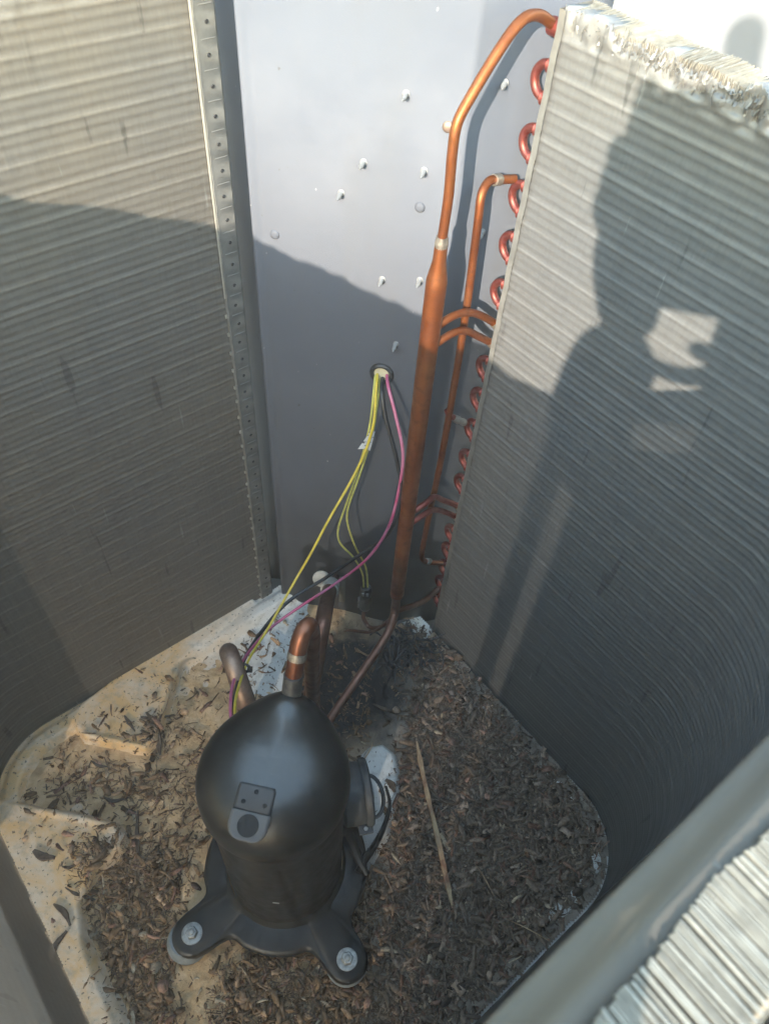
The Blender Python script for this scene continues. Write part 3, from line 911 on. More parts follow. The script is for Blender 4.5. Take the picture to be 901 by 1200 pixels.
lq = empty('liquid_manifold', (0.062, 0.65, 0.19), 'thin copper pipe with side branches behind the thick manifold', 'copper pipe')
liq = [tube_end(0.7635, 0.022), (0.0745, 0.674, 0.7650), (0.0655, 0.664, 0.768), (0.0600, 0.654, 0.7610), (0.0602, 0.650, 0.740), (0.0611, 0.65, 0.7109), (0.0631, 0.65, 0.64), (0.0635, 0.65, 0.5069), (0.0625, 0.65, 0.4145), (0.0600, 0.65, 0.3408), (0.0575, 0.65, 0.238), (0.0600, 0.653, 0.215), (0.070, 0.664, 0.193), tube_end(0.178, 0.014)]
MB().tube(liq, 0.0040, 12, 5).build('pipe', M['copper'], lq)
MB().tube([(0.0600, 0.652, 0.505), (0.0635, 0.65, 0.499), (0.074, 0.6575, 0.486), (0.0861, 0.669, 0.470)], 0.0036, 12, 4).build('branch', M['copper_red'], lq)
MB().tube([(0.0685, 0.6537, 0.4925), (0.0755, 0.6585, 0.4840), (0.0780, 0.661, 0.481), (0.0835, 0.6665, 0.4735)], [0.0042, 0.0048, 0.0036, 0.0046], 12, 1).build('braze_collar', M['steel'], lq)
MB().tube([(0.0752, 0.6746, 0.7650), (0.070, 0.669, 0.7668)], [0.0056, 0.0052], 12, 1).build('braze_collar', M['braze'], lq)
MB().tube([(0.067, 0.661, 0.199), (0.0725, 0.667, 0.190)], [0.0048, 0.0048], 12, 1).build('braze_collar', M['steel'], lq)

# ------------------------------------------------------------------ compressor
CX, CY = -0.085, 0.275
CC = Vector((CX, CY, 0))
cp = empty('compressor', (CX, CY, 0.0), 'black domed scroll compressor bolted to the base pan', 'compressor')
ROT = Matrix.Rotation(math.radians(-3.7), 3, 'Z')
MB().lathe([(0.0712, 0.030), (0.0708, 0.10), (0.0706, 0.20), (0.0706, 0.335)], c=CC, n=72).build('shell', M['shell_black'], cp)
# domed cap with a nose towards the discharge stub
prof = [(0.0708, 0.324), (0.0746, 0.324), (0.0756, 0.327), (0.0760, 0.334), (0.0758, 0.342)]
for t in range(6, 91, 6):
    a = math.radians(t)
    prof.append((0.0758 * math.cos(a) ** 0.80 if t < 90 else 0.0006, 0.342 + 0.050 * math.sin(a) ** 1.05))
dm = MB().lathe(prof, c=(0, 0, 0), n=96)
bx, by = 0.010, 0.052
nv = []
for x, y, z in dm.v:
    if z > 0.330:
        w = math.exp(-(((x - bx) / 0.036) ** 2 + ((y - by) / 0.030) ** 2))
        z2 = z + 0.030 * w * min(1, (z - 0.330) / 0.03)
        # ridge running from crown to nose
        z2 += 0.006 * math.exp(-((x - bx) / 0.03) ** 2) * max(0, min(1, y / 0.05)) * min(1, (z - 0.330) / 0.03) * (1 - w)
        nv.append((x + CX, y + CY + 0.004 * w, z2))
    else:
        nv.append((x + CX, y + CY, z))
dm.v = nv
dm.build('cap', M['black'], cp, flat_angle=math.radians(50))
MB().tube([(CX - 0.0722, CY, 0.3238)] + [(CX + 0.0722 * math.cos(math.radians(t)), CY + 0.0722 * math.sin(math.radians(t)), 0.3238) for t in range(180, 541, 10)], 0.0020, 8, 1).build('weld_bead', M['plate_black'], cp)
# lifting lug
lug = empty('lifting_lug', (0, 0, 0)); place(lug, cp)
def cap_z(x, y):
    r = math.hypot(x, y)
    best = 0.34
    for (r0, z0), (r1, z1) in zip(prof[4:-1], prof[5:]):
        if r1 <= r <= r0:
            t = (r0 - r) / (r0 - r1 + 1e-9); best = z0 + (z1 - z0) * t
    return best
def lug_strip(y_list, width, mat, nm, lift):
    m_ = MB(); vs_ = []; fs = []
    nx = 9
    for (yy, zz) in y_list:
        for i in range(nx):
            u = (i / (nx - 1) - 0.5)
            vs_.append((u, yy, zz))
    return vs_
# upper leaf lies on the dome, lower leaf stands out over its shoulder
leaf = [(-0.032, None), (-0.040, None), (-0.048, None), (-0.054, None), (-0.060, 0.3600), (-0.068, 0.3585), (-0.076, 0.3570), (-0.0835, 0.3555)]
LUGROT = Matrix.Rotation(math.radians(-7), 3, 'Z')
def leaf_pts(y0, y1, rows, wid, z_of, round_end):
    bm = bmesh.new()
    nx = 10
    grid = []
    for j in range(rows + 1):
        t = j / rows
        y = y0 + (y1 - y0) * t
        w = wid
        if round_end:
            e = (t - 0.45) / 0.55
            if e > 0: w = wid * (0.32 + 0.68 * math.sqrt(max(0, 1 - e * e)))
        elif t < 0.12:
            w = wid * (0.92 + 0.08 * t / 0.12)
        grid.append([Vector((-0.004 + (i / nx - 0.5) * w, y, 0)) for i in range(nx + 1)])
    for row in grid:
        for p in row:
            q = LUGROT @ p
            p.x, p.y = q.x, q.y
            p.z = z_of(p.x, p.y)
    vv = [[bm.verts.new(p + CC) for p in row] for row in grid]
    for j in range(rows):
        for i in range(nx):
            bm.faces.new((vv[j][i], vv[j + 1][i], vv[j + 1][i + 1], vv[j][i + 1]))
    return bm
def bm_obj(nm, bm, mat, parent, thick=0.0, smooth=True):
    me = bpy.data.meshes.new(nm); bmesh.ops.recalc_face_normals(bm, faces=bm.faces); bm.to_mesh(me); bm.free()
    o = link_mesh(nm, me, mat, parent, smooth)
    if thick:
        s = o.modifiers.new('thickness', 'SOLIDIFY'); s.thickness = thick; s.offset = 0
    return o
zfold = cap_z(0, 0.050) + 0.0035
bm_obj('upper_leaf', leaf_pts(-0.027, -0.0500, 8, 0.035, lambda x, y: cap_z(x * 0.6, y) + 0.0022, False), M['lug'], lug, 0.002)
bm_obj('lower_leaf', leaf_pts(-0.0495, -0.0735, 14, 0.0365, lambda x, y: zfold - 0.30 * (-y - 0.0495), True), M['lug_light'], lug, 0.0022)
hc = LUGROT @ Vector((-0.004, -0.0610, 0)) + CC
MB().lathe([(0.0098, 0.0), (0.0098, 0.0006)], c=(hc.x, hc.y, zfold - 0.30 * 0.0110 + 0.0012), M=Matrix.Rotation(math.radians(16.7), 3, 'X'), n=28).build('eye_hole', M['hole'], lug)
for (u, v) in ((-0.004, -0.033), (-0.0135, -0.0425), (0.0065, -0.0425)):
    p = LUGROT @ Vector((u, v, 0))
    MB().lathe([(0.0022, 0), (0.0020, 0.0007), (0.0010, 0.0010)], c=(p.x + CX, p.y + CY, cap_z(p.x * 0.6, p.y) + 0.0031), n=12).build('spot_weld', M['hole'], lug)

# mounting plate: three visible arms with rounded ends, swept up round the shell
def plate():
    bm = bmesh.new()
    N = 180
    foot = [math.radians(a) for a in (-135, -45, 135)]
    def rad(t):
        r = 0.1045
        for f in foot:
            d = abs((t - f + math.pi) % (2 * math.pi) - math.pi)
            # arm: capsule of half width 0.026 reaching 0.134 + 0.026
            hw_, reach = 0.026, 0.1345
            s, c = math.sin(d), math.cos(d)
            if c > 0:
                # straight flank
                rf = hw_ / max(s, 1e-4)
                # round end
                disc = hw_ ** 2 - (reach * s) ** 2
                re = reach * c + math.sqrt(disc) if disc > 0 else reach * c
                arm = min(rf, re) if disc > 0 else min(rf, reach)
                blend = 0.045
                h = max(0, min(1, 0.5 + 0.5 * (arm - r) / blend))
                r = r * (1 - h) + arm * h + blend * h * (1 - h) * 0.6
        return r
    rings = []
    T = [2 * math.pi * i / N for i in range(N)]
    for k, (fr, z, inset) in enumerate([(0, 0.060, 0), (0.0, 0.050, 0.0), (0.12, 0.044, 0), (1.0, 0.0405, 0.006), (1.0, 0.0385, 0.002), (1.0, 0.034, 0.0), (1.0, 0.022, 0.0015)]):
        row = []
        for t in T:
            R1 = rad(t) - inset
            r = 0.0725 + (R1 - 0.0725) * fr if k > 1 else (0.0722 if k == 0 else 0.0745)
            p = ROT @ Vector((r * math.cos(t), r * math.sin(t), z))
            row.append(bm.verts.new(p + CC))
        rings.append(row)
    for j in range(len(rings) - 1):
        for i in range(N):
            l = (i + 1) % N
            bm.faces.new((rings[j][i], rings[j][l], rings[j + 1][l], rings[j + 1][i]))
    return bm
pl = bm_obj('mounting_plate', plate(), M['plate_black'], cp)
pl.data.set_sharp_from_angle(angle=math.radians(45))
for k, (sx, sy) in enumerate(((-1, -1), (1, -1))):
    p = ROT @ Vector((0.0953 * sx, 0.0953 * sy, 0)) + CC
    bt = empty('bolt', (0, 0, 0)); place(bt, cp)
    MB().lathe([(0.0125, 0.040), (0.0128, 0.0412), (0.0124, 0.0424), (0.0095, 0.0430), (0.0093, 0.0430)], c=p, n=32).build('washer', M['steel'], bt)
    MB().lathe([(0.0074, 0.0428), (0.0074, 0.0495), (0.0062, 0.0508)], c=p, M=Matrix.Rotation(0.3 + k, 3, 'Z'), n=6).build('hex_head', M['steel'], bt, flat_angle=0.3)
    MB().lathe([(0.0040, 0.0505), (0.0038, 0.0530), (0.0022, 0.0538)], c=p, n=14).build('thread_end', M['steel'], bt)
    MB().lathe([(0.022, 0.006), (0.0255, 0.010), (0.026, 0.018), (0.023, 0.028), (0.020, 0.0355)], c=p + Vector((-0.007, -0.004, 0)) if k == 0 else p, n=28).build('isolator', M['rubber'], bt)
# terminal cover on the right flank with its strap
tcov = empty('terminal_cover', (0, 0, 0)); place(tcov, cp)
AX = Vector((0.965, 0.262, 0)); AT = Vector((-0.262, 0.965, 0))
TM = Matrix((AT, UP, AX)).transposed()
tc0 = CC + Vector((0.063, 0.066, 0.118))
MB().lathe([(0.034, -0.002), (0.0385, 0.002), (0.0392, 0.018), (0.0385, 0.026), (0.036, 0.0290)], c=tc0, M=TM, n=40).build('cup', M['plastic'], tcov)
MB().lathe([(0.0405, 0.026), (0.0425, 0.0285), (0.0425, 0.034), (0.040, 0.0365), (0.030, 0.0372)], c=tc0, M=TM, n=40).build('rim', M['plastic'], tcov)
MB().lathe([(0.014, 0.036), (0.014, 0.040), (0.009, 0.041), (0.0085, 0.038)], c=tc0, M=TM, n=24).build('boss', M['steel'], tcov)
ear = [tc0 + AX * 0.038 + AT * (0.028 * math.cos(math.radians(t))) + AX * (0.017 * math.sin(math.radians(t))) + UP * -0.02 for t in range(0, 181, 15)]
MB().tube(ear, 0.0026, 8, 2).build('strap_loop', M['plastic'], tcov)
MB().box(tc0 - AT * 0.043 + AX * 0.024 - UP * 0.006, (0.018, 0.014, 0.004), Matrix((AX, AT, UP)).transposed()).build('tab', M['plastic'], tcov, smooth=False, bevel=0.001)
MB().lathe([(0.0026, 0), (0.0026, 0.001), (0.001, 0.0014)], c=tc0 - AT * 0.044 + AX * 0.024 - UP * 0.0038, n=12).build('tab_screw', M['steel'], tcov)
# rear right arm: a narrow forked strap either side of the pale pad
mb = MB()
MB().tube([(-0.009, 0.314, 0.052), (0.000, 0.300, 0.050), (0.010, 0.283, 0.047), (0.020, 0.270, 0.043)], [0.0075, 0.007, 0.0055, 0.004], 8, 5).build('fork_arm', M['plate_black'], cp)
MB().tube([(0.007, 0.272, 0.045), (0.016, 0.288, 0.047), (0.028, 0.308, 0.046), (0.039, 0.336, 0.046), (0.043, 0.362, 0.046), (0.036, 0.385, 0.045)], [0.004, 0.005, 0.0045, 0.0032, 0.0024, 0.002], 8, 5).build('fork_arm', M['plate_black'], cp)
# small white mark on the shell
p = CC + Vector((0.004, -0.0716, 0.155))
MB().box(p, (0.007, 0.0006, 0.0018)).build('paint_mark', M['white_clip'], cp, smooth=False)

# ------------------------------------------------------------------ other pipes
sp = empty('suction_pipe', (-0.19, 0.44, 0.01), 'dusty brown copper elbow pipe behind the compressor on its left', 'copper pipe')
MB().tube([(-0.125, 0.345, 0.160), (-0.1381, 0.3937, 0.20), (-0.1471, 0.4065, 0.235), (-0.159, 0.4264, 0.256), (-0.1670, 0.4400, 0.264), (-0.1735, 0.4530, 0.258), (-0.1765, 0.4620, 0.235), (-0.1765, 0.4700, 0.16), (-0.1765, 0.478, 0.01)], 0.0115, 18, 6).build('pipe', M['copper_brown'], sp)
MB().tube([(-0.1400, 0.3965, 0.2085), (-0.1430, 0.4010, 0.2200)], 0.0125, 18, 1).build('braze_ring', M['copper_dark'], sp)
dp = empty('discharge_pipe', (-0.06, 0.40, 0.05), 'bright copper loop rising from the top of the black compressor', 'copper pipe')
MB().tube([(-0.0758, 0.324, 0.370), (-0.0745, 0.336, 0.402), (-0.0729, 0.3455, 0.425)], 0.0096, 16, 3).build('steel_stub', M['steel_dark'], dp)
MB().tube([(-0.0737, 0.342, 0.415), (-0.0715, 0.353, 0.436), (-0.0690, 0.3645, 0.454), (-0.0655, 0.3735, 0.463), (-0.0622, 0.3810, 0.459), (-0.0610, 0.3870, 0.435), (-0.0625, 0.3920, 0.39), (-0.0645, 0.4043, 0.3), (-0.0660, 0.4187, 0.15), (-0.067, 0.425, 0.03)], 0.0088, 16, 6).build('loop', M['copper_mid'], dp)
MB().tube([(-0.0710, 0.3548, 0.440), (-0.0702, 0.3590, 0.4465)], [0.0095, 0.0092], 16, 1).build('braze_ring', M['braze'], dp)
vp = empty('service_line', (-0.08, 0.50, 0.02), 'dark thick pipe running down from the valve at the panel foot', 'pipe')
MB().tube([(-0.0715, 0.684, 0.098), (-0.0735, 0.650, 0.111), (-0.0745, 0.615, 0.122), (-0.0751, 0.5834, 0.125), (-0.0790, 0.552, 0.095), (-0.0829, 0.50, 0.055), (-0.084, 0.46, 0.03)], [0.0115, 0.0115, 0.0120, 0.0120, 0.0120, 0.0115, 0.0115], 18, 6).build('pipe', M['copper_dark'], vp)
MB().lathe([(0.011, 0), (0.0135, 0.002), (0.0135, 0.005), (0.010, 0.0065)], c=(-0.088, 0.676, 0.110), M=Matrix.Rotation(math.radians(60), 3, 'X'), n=24).build('valve_cap', M['white_clip'], vp)
MB().tube([(-0.0722, 0.670, 0.1035), (-0.0735, 0.655, 0.109)], 0.0142, 18, 1).build('clamp_ring', M['white_clip'], vp)
MB().box((-0.056, 0.686, 0.07), (0.010, 0.006, 0.07)).build('bracket', M['endplate'], vp, bevel=0.001)
ps = empty('pressure_switch', (-0.0172, 0.656, 0.06), 'small black pressure switch at the foot of the grey panel', 'switch')
MB().lathe([(0.0072, 0.099), (0.0086, 0.101), (0.0086, 0.120), (0.0072, 0.125), (0.0050, 0.125)], c=(-0.0175, 0.656, 0), n=20).build('connector', M['rubber_black'], ps)
MB().lathe([(0.0042, 0.064), (0.0090, 0.069), (0.0108, 0.076), (0.0108, 0.089), (0.0088, 0.096), (0.007, 0.100)], c=(-0.0172, 0.656, 0), n=24).build('body', M['steel_dark'], ps)
for s in (-1, 1):
    MB().box((-0.0178 + s * 0.0032, 0.6474, 0.1165), (0.0038, 0.0016, 0.008)).build('terminal', M['screw'], ps, smooth=False, bevel=0.0004)
MB().box((-0.0275, 0.652, 0.087), (0.003, 0.006, 0.022)).build('spring_clip', M['steel'], ps, smooth=False, bevel=0.0005)
MB().tube([(-0.0170, 0.655, 0.070), (-0.0180, 0.645, 0.056), (-0.0084, 0.635, 0.046), (0.009, 0.625, 0.0636), (0.0229, 0.612, 0.1098), (0.0286, 0.606, 0.1430)], 0.0034, 10, 6).build('capillary_tube', M['copper_dark'], ps)
MB().tube([(-0.045, 0.632, 0.030), (-0.0351, 0.6256, 0.045), (-0.0079, 0.6163, 0.060), (0.004, 0.610, 0.078), (0.0180, 0.606, 0.110)], 0.0026, 10, 5).build('drain_tube', M['copper_dark'], ps)

# ------------------------------------------------------------------ wires
def wire(name, pts, r, mat, label):
    o = MB().tube(pts, r, 8, 7).build(name, mat)
    tag(o, label, 'wire', 'wires hanging from the panel grommet')
    return o
wire('yellow_wire', [(-0.0222, 0.686, 0.5258), (-0.0220, 0.660, 0.5220), (-0.0222, 0.64, 0.4789), (-0.0362, 0.63, 0.4197), (-0.0697, 0.6, 0.3462), (-0.0890, 0.580, 0.3030), (-0.1086, 0.56, 0.2645), (-0.1331, 0.5, 0.2464), (-0.1480, 0.455, 0.2494), (-0.1510, 0.41, 0.267), (-0.1474, 0.37, 0.2866), (-0.138, 0.340, 0.296), (-0.128, 0.315, 0.285)], 0.0017, M['yellow'], 'bright yellow wire running from the grommet to the compressor')
wire('pink_wire', [(-0.0124, 0.686, 0.5265), (-0.0085, 0.658, 0.5255), (0.002, 0.64, 0.502), (0.0149, 0.62, 0.4618), (0.0150, 0.61, 0.4135), (0.0065, 0.6, 0.3458), (-0.0172, 0.59, 0.2885), (-0.0599, 0.575, 0.2423), (-0.101, 0.54, 0.2353), (-0.1362, 0.51, 0.2229), (-0.1575, 0.46, 0.2341), (-0.1590, 0.41, 0.2654), (-0.1523, 0.37, 0.2856), (-0.143, 0.340, 0.294), (-0.131, 0.312, 0.283)], 0.0019, M['pink'], 'pink wire sagging from the grommet to the compressor')
wire('black_wire', [(-0.016, 0.686, 0.521), (-0.0150, 0.655, 0.5191), (-0.0085, 0.640, 0.4960), (0.0085, 0.622, 0.4470), (0.0190, 0.606, 0.4000), (0.0085, 0.602, 0.3330), (-0.0270, 0.601, 0.2815), (-0.0745, 0.588, 0.2350), (-0.1180, 0.560, 0.2165), (-0.1445, 0.518, 0.2110), (-0.1585, 0.465, 0.2254), (-0.1540, 0.405, 0.2650), (-0.1480, 0.365, 0.2813), (-0.137, 0.338, 0.288), (-0.128, 0.312, 0.278)], 0.0025, M['wire_black'], 'black wire sagging beside the pink wire')
wire('yellow_wire', [(-0.0245, 0.686, 0.5253), (-0.0245, 0.664, 0.5140), (-0.0267, 0.655, 0.4638), (-0.0372, 0.65, 0.3934), (-0.0508, 0.65, 0.3253), (-0.0614, 0.65, 0.2654), (-0.0575, 0.65, 0.2368), (-0.0386, 0.65, 0.2071), (-0.0245, 0.655, 0.1615), (-0.0210, 0.656, 0.121)], 0.0014, M['yellow_pale'], 'thin pale yellow wire to the pressure switch, the one bulging furthest left')
wire('yellow_wire', [(-0.0192, 0.686, 0.5257), (-0.0189, 0.664, 0.5058), (-0.0225, 0.650, 0.4601), (-0.0345, 0.645, 0.3913), (-0.0480, 0.645, 0.3229), (-0.0485, 0.645, 0.2923), (-0.0368, 0.648, 0.2365), (-0.0200, 0.655, 0.1775), (-0.0145, 0.656, 0.121)], 0.0014, M['yellow_pale'], 'thin pale yellow wire to the pressure switch, right-hand one of the pair')
zt = empty('cable_tie', (-0.155, 0.438, 0.25), 'black cable tie round the pink and yellow wires', 'cable tie')
zc = Vector((-0.1537, 0.437, 0.2520))
zd = Vector((0.02, -0.80, 0.6)).normalized(); zu = Vector((1, 0, 0)); zu = (zu - zd * zu.dot(zd)).normalized(); zw = zd.cross(zu)
MB().tube([zc + zu * (0.0085 * math.cos(t * math.pi / 8)) + zw * (0.0050 * math.sin(t * math.pi / 8)) for t in range(17)], 0.0019, 8, 2).build('band', M['rubber_black'], zt)
MB().box(zc + zu * 0.0085 - zw * 0.001, (0.006, 0.006, 0.006), Matrix((zu, zw, zd)).transposed()).build('lock_head', M['rubber_black'], zt, smooth=False, bevel=0.0005)
tg = empty('wire_tag', (-0.028, 0.648, 0.435), 'small printed white tag folded round the yellow wires', 'tag')
t1 = [(-0.0255, 0.6475, 0.4660), (-0.0195, 0.6465, 0.4650), (-0.0240, 0.6440, 0.4350), (-0.0330, 0.6440, 0.4375)]
t2 = [(-0.0268, 0.6470, 0.4600), (-0.0300, 0.6430, 0.4385), (-0.0385, 0.6400, 0.4395)]
bmt = bmesh.new(); bmt.faces.new([bmt.verts.new(p) for p in t1]); bm_obj('front_leaf', bmt, M['tag'], tg, 0.0003, False)
bmt = bmesh.new(); bmt.faces.new([bmt.verts.new(p) for p in t2]); bm_obj('back_leaf', bmt, M['tag'], tg, 0.0003, False)

# ------------------------------------------------------------------ near top rail and louvred guard
rl = empty('top_rail', W(0.1, 0.655, ZN), 'blurred beige sheet metal rail on top of the near right coil', 'rail')
mb = MB(); vs_ = []; fs = []
prof = [(0.6462, ZN - 0.020), (0.6458, ZN - 0.0105), (0.6468, ZN - 0.0095), (0.6486, ZN - 0.0090), (0.6535, ZN - 0.0040), (0.6555, ZN - 0.0005), (0.6575, ZN + 0.0010), (0.6640, ZN + 0.0018), (0.6645, ZN - 0.006)]
for a in (-0.06, 0.387):
    for b, z in prof: vs_.append(W(a, b + 0.0025, z))
k = len(prof)
mb.add(vs_, [(i, i + 1, k + i + 1, k + i) for i in range(k - 1)])
o = mb.build('folded_strip', M['rail'], rl, flat_angle=math.radians(70))
s_ = o.modifiers.new('thickness', 'SOLIDIFY'); s_.thickness = 0.001; s_.offset = -1
gd = empty('louvred_guard', W(0.16, 0.715, 0), 'pale louvred steel guard outside the near right coil', 'guard')
MB().box(W(0.163, 0.7125, 0.40), (0.44, 0.0015, 0.85), Matrix((E1, E2, UP)).transposed()).build('sheet', M['casing'], gd, smooth=False)
lv_me = None
for i in range(18):
    for j in range(3):
        p = W(-0.04 + i * 0.024, 0.714, 0.81 - j * 0.06)
        if lv_me is None:
            l_ = MB().add([E1 * -0.008, E1 * 0.008, E1 * 0.008 - UP * 0.04, E1 * -0.008 - UP * 0.04, E1 * -0.006 + E2 * 0.012 - UP * 0.006, E1 * 0.006 + E2 * 0.012 - UP * 0.006],
                          [(0, 1, 5, 4), (4, 5, 2, 3), (0, 4, 3), (1, 2, 5)]).build('louvre', M['casing'], gd, smooth=False)
            lv_me = l_.data; l0 = l_.location.copy()
        else:
            l_ = bpy.data.objects.new('louvre', lv_me); COL.objects.link(l_); l_.parent = gd
        l_.location = l0 + p

# ------------------------------------------------------------------ mulch
def ground_z(x, y):
    X = np.atleast_1d(np.asarray(x, float)); Y = np.atleast_1d(np.asarray(y, float))
    return np.maximum(pan_z(X, Y), soil_z(X, Y))
def density(x, y):
    d = np.zeros_like(x)
    right = np.clip((x - 0.02) / 0.05, 0, 1)
    d = np.maximum(d, right)
    d = np.maximum(d, 0.95 * np.clip((0.185 - y) / 0.03, 0, 1) * np.clip((x + 0.165) / 0.04, 0, 1))
    def blob(cx_, cy_, rx, ry, s, rot=0):
        c, s_ = math.cos(rot), math.sin(rot)
        u = ((x - cx_) * c + (y - cy_) * s_) / rx; v = (-(x - cx_) * s_ + (y - cy_) * c) / ry
        return s * np.clip(1.5 - np.hypot(u, v), 0, 1)
    for bl in ((-0.275, 0.250, 0.055, 0.055, 0.85), (-0.255, 0.16, 0.045, 0.10, 0.9, 0.3), (-0.375, 0.368, 0.06, 0.035, 0.30), (-0.30, 0.365, 0.04, 0.03, 0.4),
               (-0.225, 0.37, 0.045, 0.07, 0.22), (-0.265, 0.47, 0.035, 0.07, 0.09), (-0.18, 0.50, 0.04, 0.06, 0.07), (-0.225, 0.09, 0.05, 0.06, 0.9), (-0.33, 0.27, 0.03, 0.03, 0.6),
               (0.0, 0.50, 0.05, 0.06, 0.20), (0.03, 0.56, 0.05, 0.04, 0.2), (-0.30, 0.44, 0.015, 0.03, 0.6), (0.0, 0.22, 0.05, 0.06, 0.9)):
        d = np.maximum(d, blob(*bl))
    d = np.maximum(d, 0.05)
    st = sd_poly(x, y, STRIP); d = np.where(st < -0.004, d * 0.14, d)
    bo = sd_poly(x, y, BOSS); d = np.where(bo < -0.002, d * 0.12, d)
    be = sd_poly(x, y, BEAM); d = np.where((be < 0) & (y > 0.2), d * 0.2, d)
    be2 = sd_poly(x, y, [(-0.195, 0.25), (-0.165, 0.25), (-0.160, 0.10), (-0.165, 0.0), (-0.21, 0.0)]); d = np.where(be2 < 0, d * 0.22, d)
    sd = inside(x, y)
    rim = np.clip((-sd - 0.012) / 0.03, 0, 1)
    d = np.where(x < 0.05, d * np.where(sd > -0.04, 0.12, 1.0), d * (0.25 + 0.75 * rim))
    r = np.hypot(x - CX, y - CY); d = np.where(r < 0.085, 0, d)
    return np.where(sd < -0.006, d, 0)
def make_chips(count, seed, lmin, lmax, stack, broad=False):
    r = np.random.RandomState(seed)
    X = r.uniform(-0.50, 0.36, count * 8); Y = r.uniform(-0.12, 0.68, count * 8)
    k = r.rand(count * 8) < density(X, Y)
    X, Y = X[k][:count], Y[k][:count]
    n_ = len(X)
    right = np.clip((X - 0.0) / 0.08, 0, 1)
    Zb = np.maximum(pan_z(X, Y), soil_z(X, Y)) + r.rand(n_) ** 1.5 * stack * (0.5 + 0.5 * right) + 0.0005
    Ln = np.exp(r.uniform(np.log(lmin), np.log(lmax), n_)); Wd = np.clip(Ln * np.exp(r.uniform(np.log(0.07), np.log(0.55), n_)), 0.0009, 0.0075); Th = np.minimum(Wd * r.uniform(0.08, 0.30, n_), 0.0011)
    if broad:
        Wd = Ln * r.uniform(0.4, 0.85, n_); Th = np.full(n_, 0.0004)
    yaw = r.uniform(0, 2 * np.pi, n_); pit = r.normal(0, 0.11, n_); rol = r.normal(0, 0.28, n_)
    curl = r.normal(0, 0.03, n_) * Ln; side = r.normal(0, 0.05, n_) * Ln
    V = np.zeros((n_, 16, 3))
    tw = r.normal(0, 0.5, n_)
    for s in range(4):
        u = s / 3 - 0.5
        wf = (0.75, 1.0, 0.95, 0.7)[s] * r.uniform(0.35, 1.25, n_)
        bend = curl * (1 - 4 * u * u); sb = side * (1 - 4 * u * u)
        ca, sa = np.cos(rol + tw * u), np.sin(rol + tw * u)
        for q, (p, t) in enumerate(((-1, -1), (1, -1), (1, 1), (-1, 1))):
            yy = p * Wd * wf / 2; zz = t * Th * wf / 2
            V[:, s * 4 + q, 0] = u * Ln
            V[:, s * 4 + q, 1] = yy * ca - zz * sa + sb
            V[:, s * 4 + q, 2] = yy * sa + zz * ca + bend
    cp_, sp_ = np.cos(pit)[:, None], np.sin(pit)[:, None]
    x = V[:, :, 0] * cp_ - V[:, :, 2] * sp_; z = V[:, :, 0] * sp_ + V[:, :, 2] * cp_
    cy_, sy_ = np.cos(yaw)[:, None], np.sin(yaw)[:, None]
    xx = x * cy_ - V[:, :, 1] * sy_; yy = x * sy_ + V[:, :, 1] * cy_
    z = z - np.minimum(z.min(axis=1), -0.0005)[:, None] * 0.75
    G = np.stack([xx + X[:, None], yy + Y[:, None], z + Zb[:, None]], 2)
    base = np.array([(0, 3, 2, 1), (12, 13, 14, 15)] + [(s * 4 + q, s * 4 + (q + 1) % 4, (s + 1) * 4 + (q + 1) % 4, (s + 1) * 4 + q) for s in range(3) for q in range(4)])
    F_ = (base[None] + (np.arange(n_) * 16)[:, None, None]).reshape(-1, 4)
    v = np.exp(r.normal(0, 0.26, n_))[:, None]
    tone = r.rand(n_)[:, None]
    lt = np.array([0.215, 0.135, 0.076]); dk = np.array([0.182, 0.130, 0.092]); red = np.array([0.19, 0.105, 0.07])
    c = lt * (1 - right[:, None]) + dk * right[:, None]
    c = np.where(tone > 0.9, red, c) * v
    c = np.where((tone < 0.02), np.array([[0.48, 0.37, 0.25]]), c)
    c = np.where((tone > 0.03) & (tone < 0.20), c * 0.62, c)
    if broad:
        c = np.where(tone > 0.5, c * 1.35 + 0.02, c * 0.6)
    colr = np.ones((n_, 16, 4)); colr[:, :, :3] = c[:, None, :]
    return G.reshape(-1, 3), F_, colr.reshape(-1, 4)
g1, f1, c1 = make_chips(9500, 5, 0.004, 0.024, 0.007)
g2, f2, c2 = make_chips(24000, 6, 0.002, 0.010, 0.006)
g3, f3, c3 = make_chips(900, 8, 0.006, 0.017, 0.010, True)
mu = mesh_np('wood_mulch', np.concatenate([g1, g2, g3]), np.concatenate([f1, f2 + len(g1), f3 + len(g1) + len(g2)]), M['chip'], smooth=False, col=np.concatenate([c1, c2, c3]))
tag(mu, 'brown shredded bark mulch spread over the base pan', 'mulch', kind='stuff')

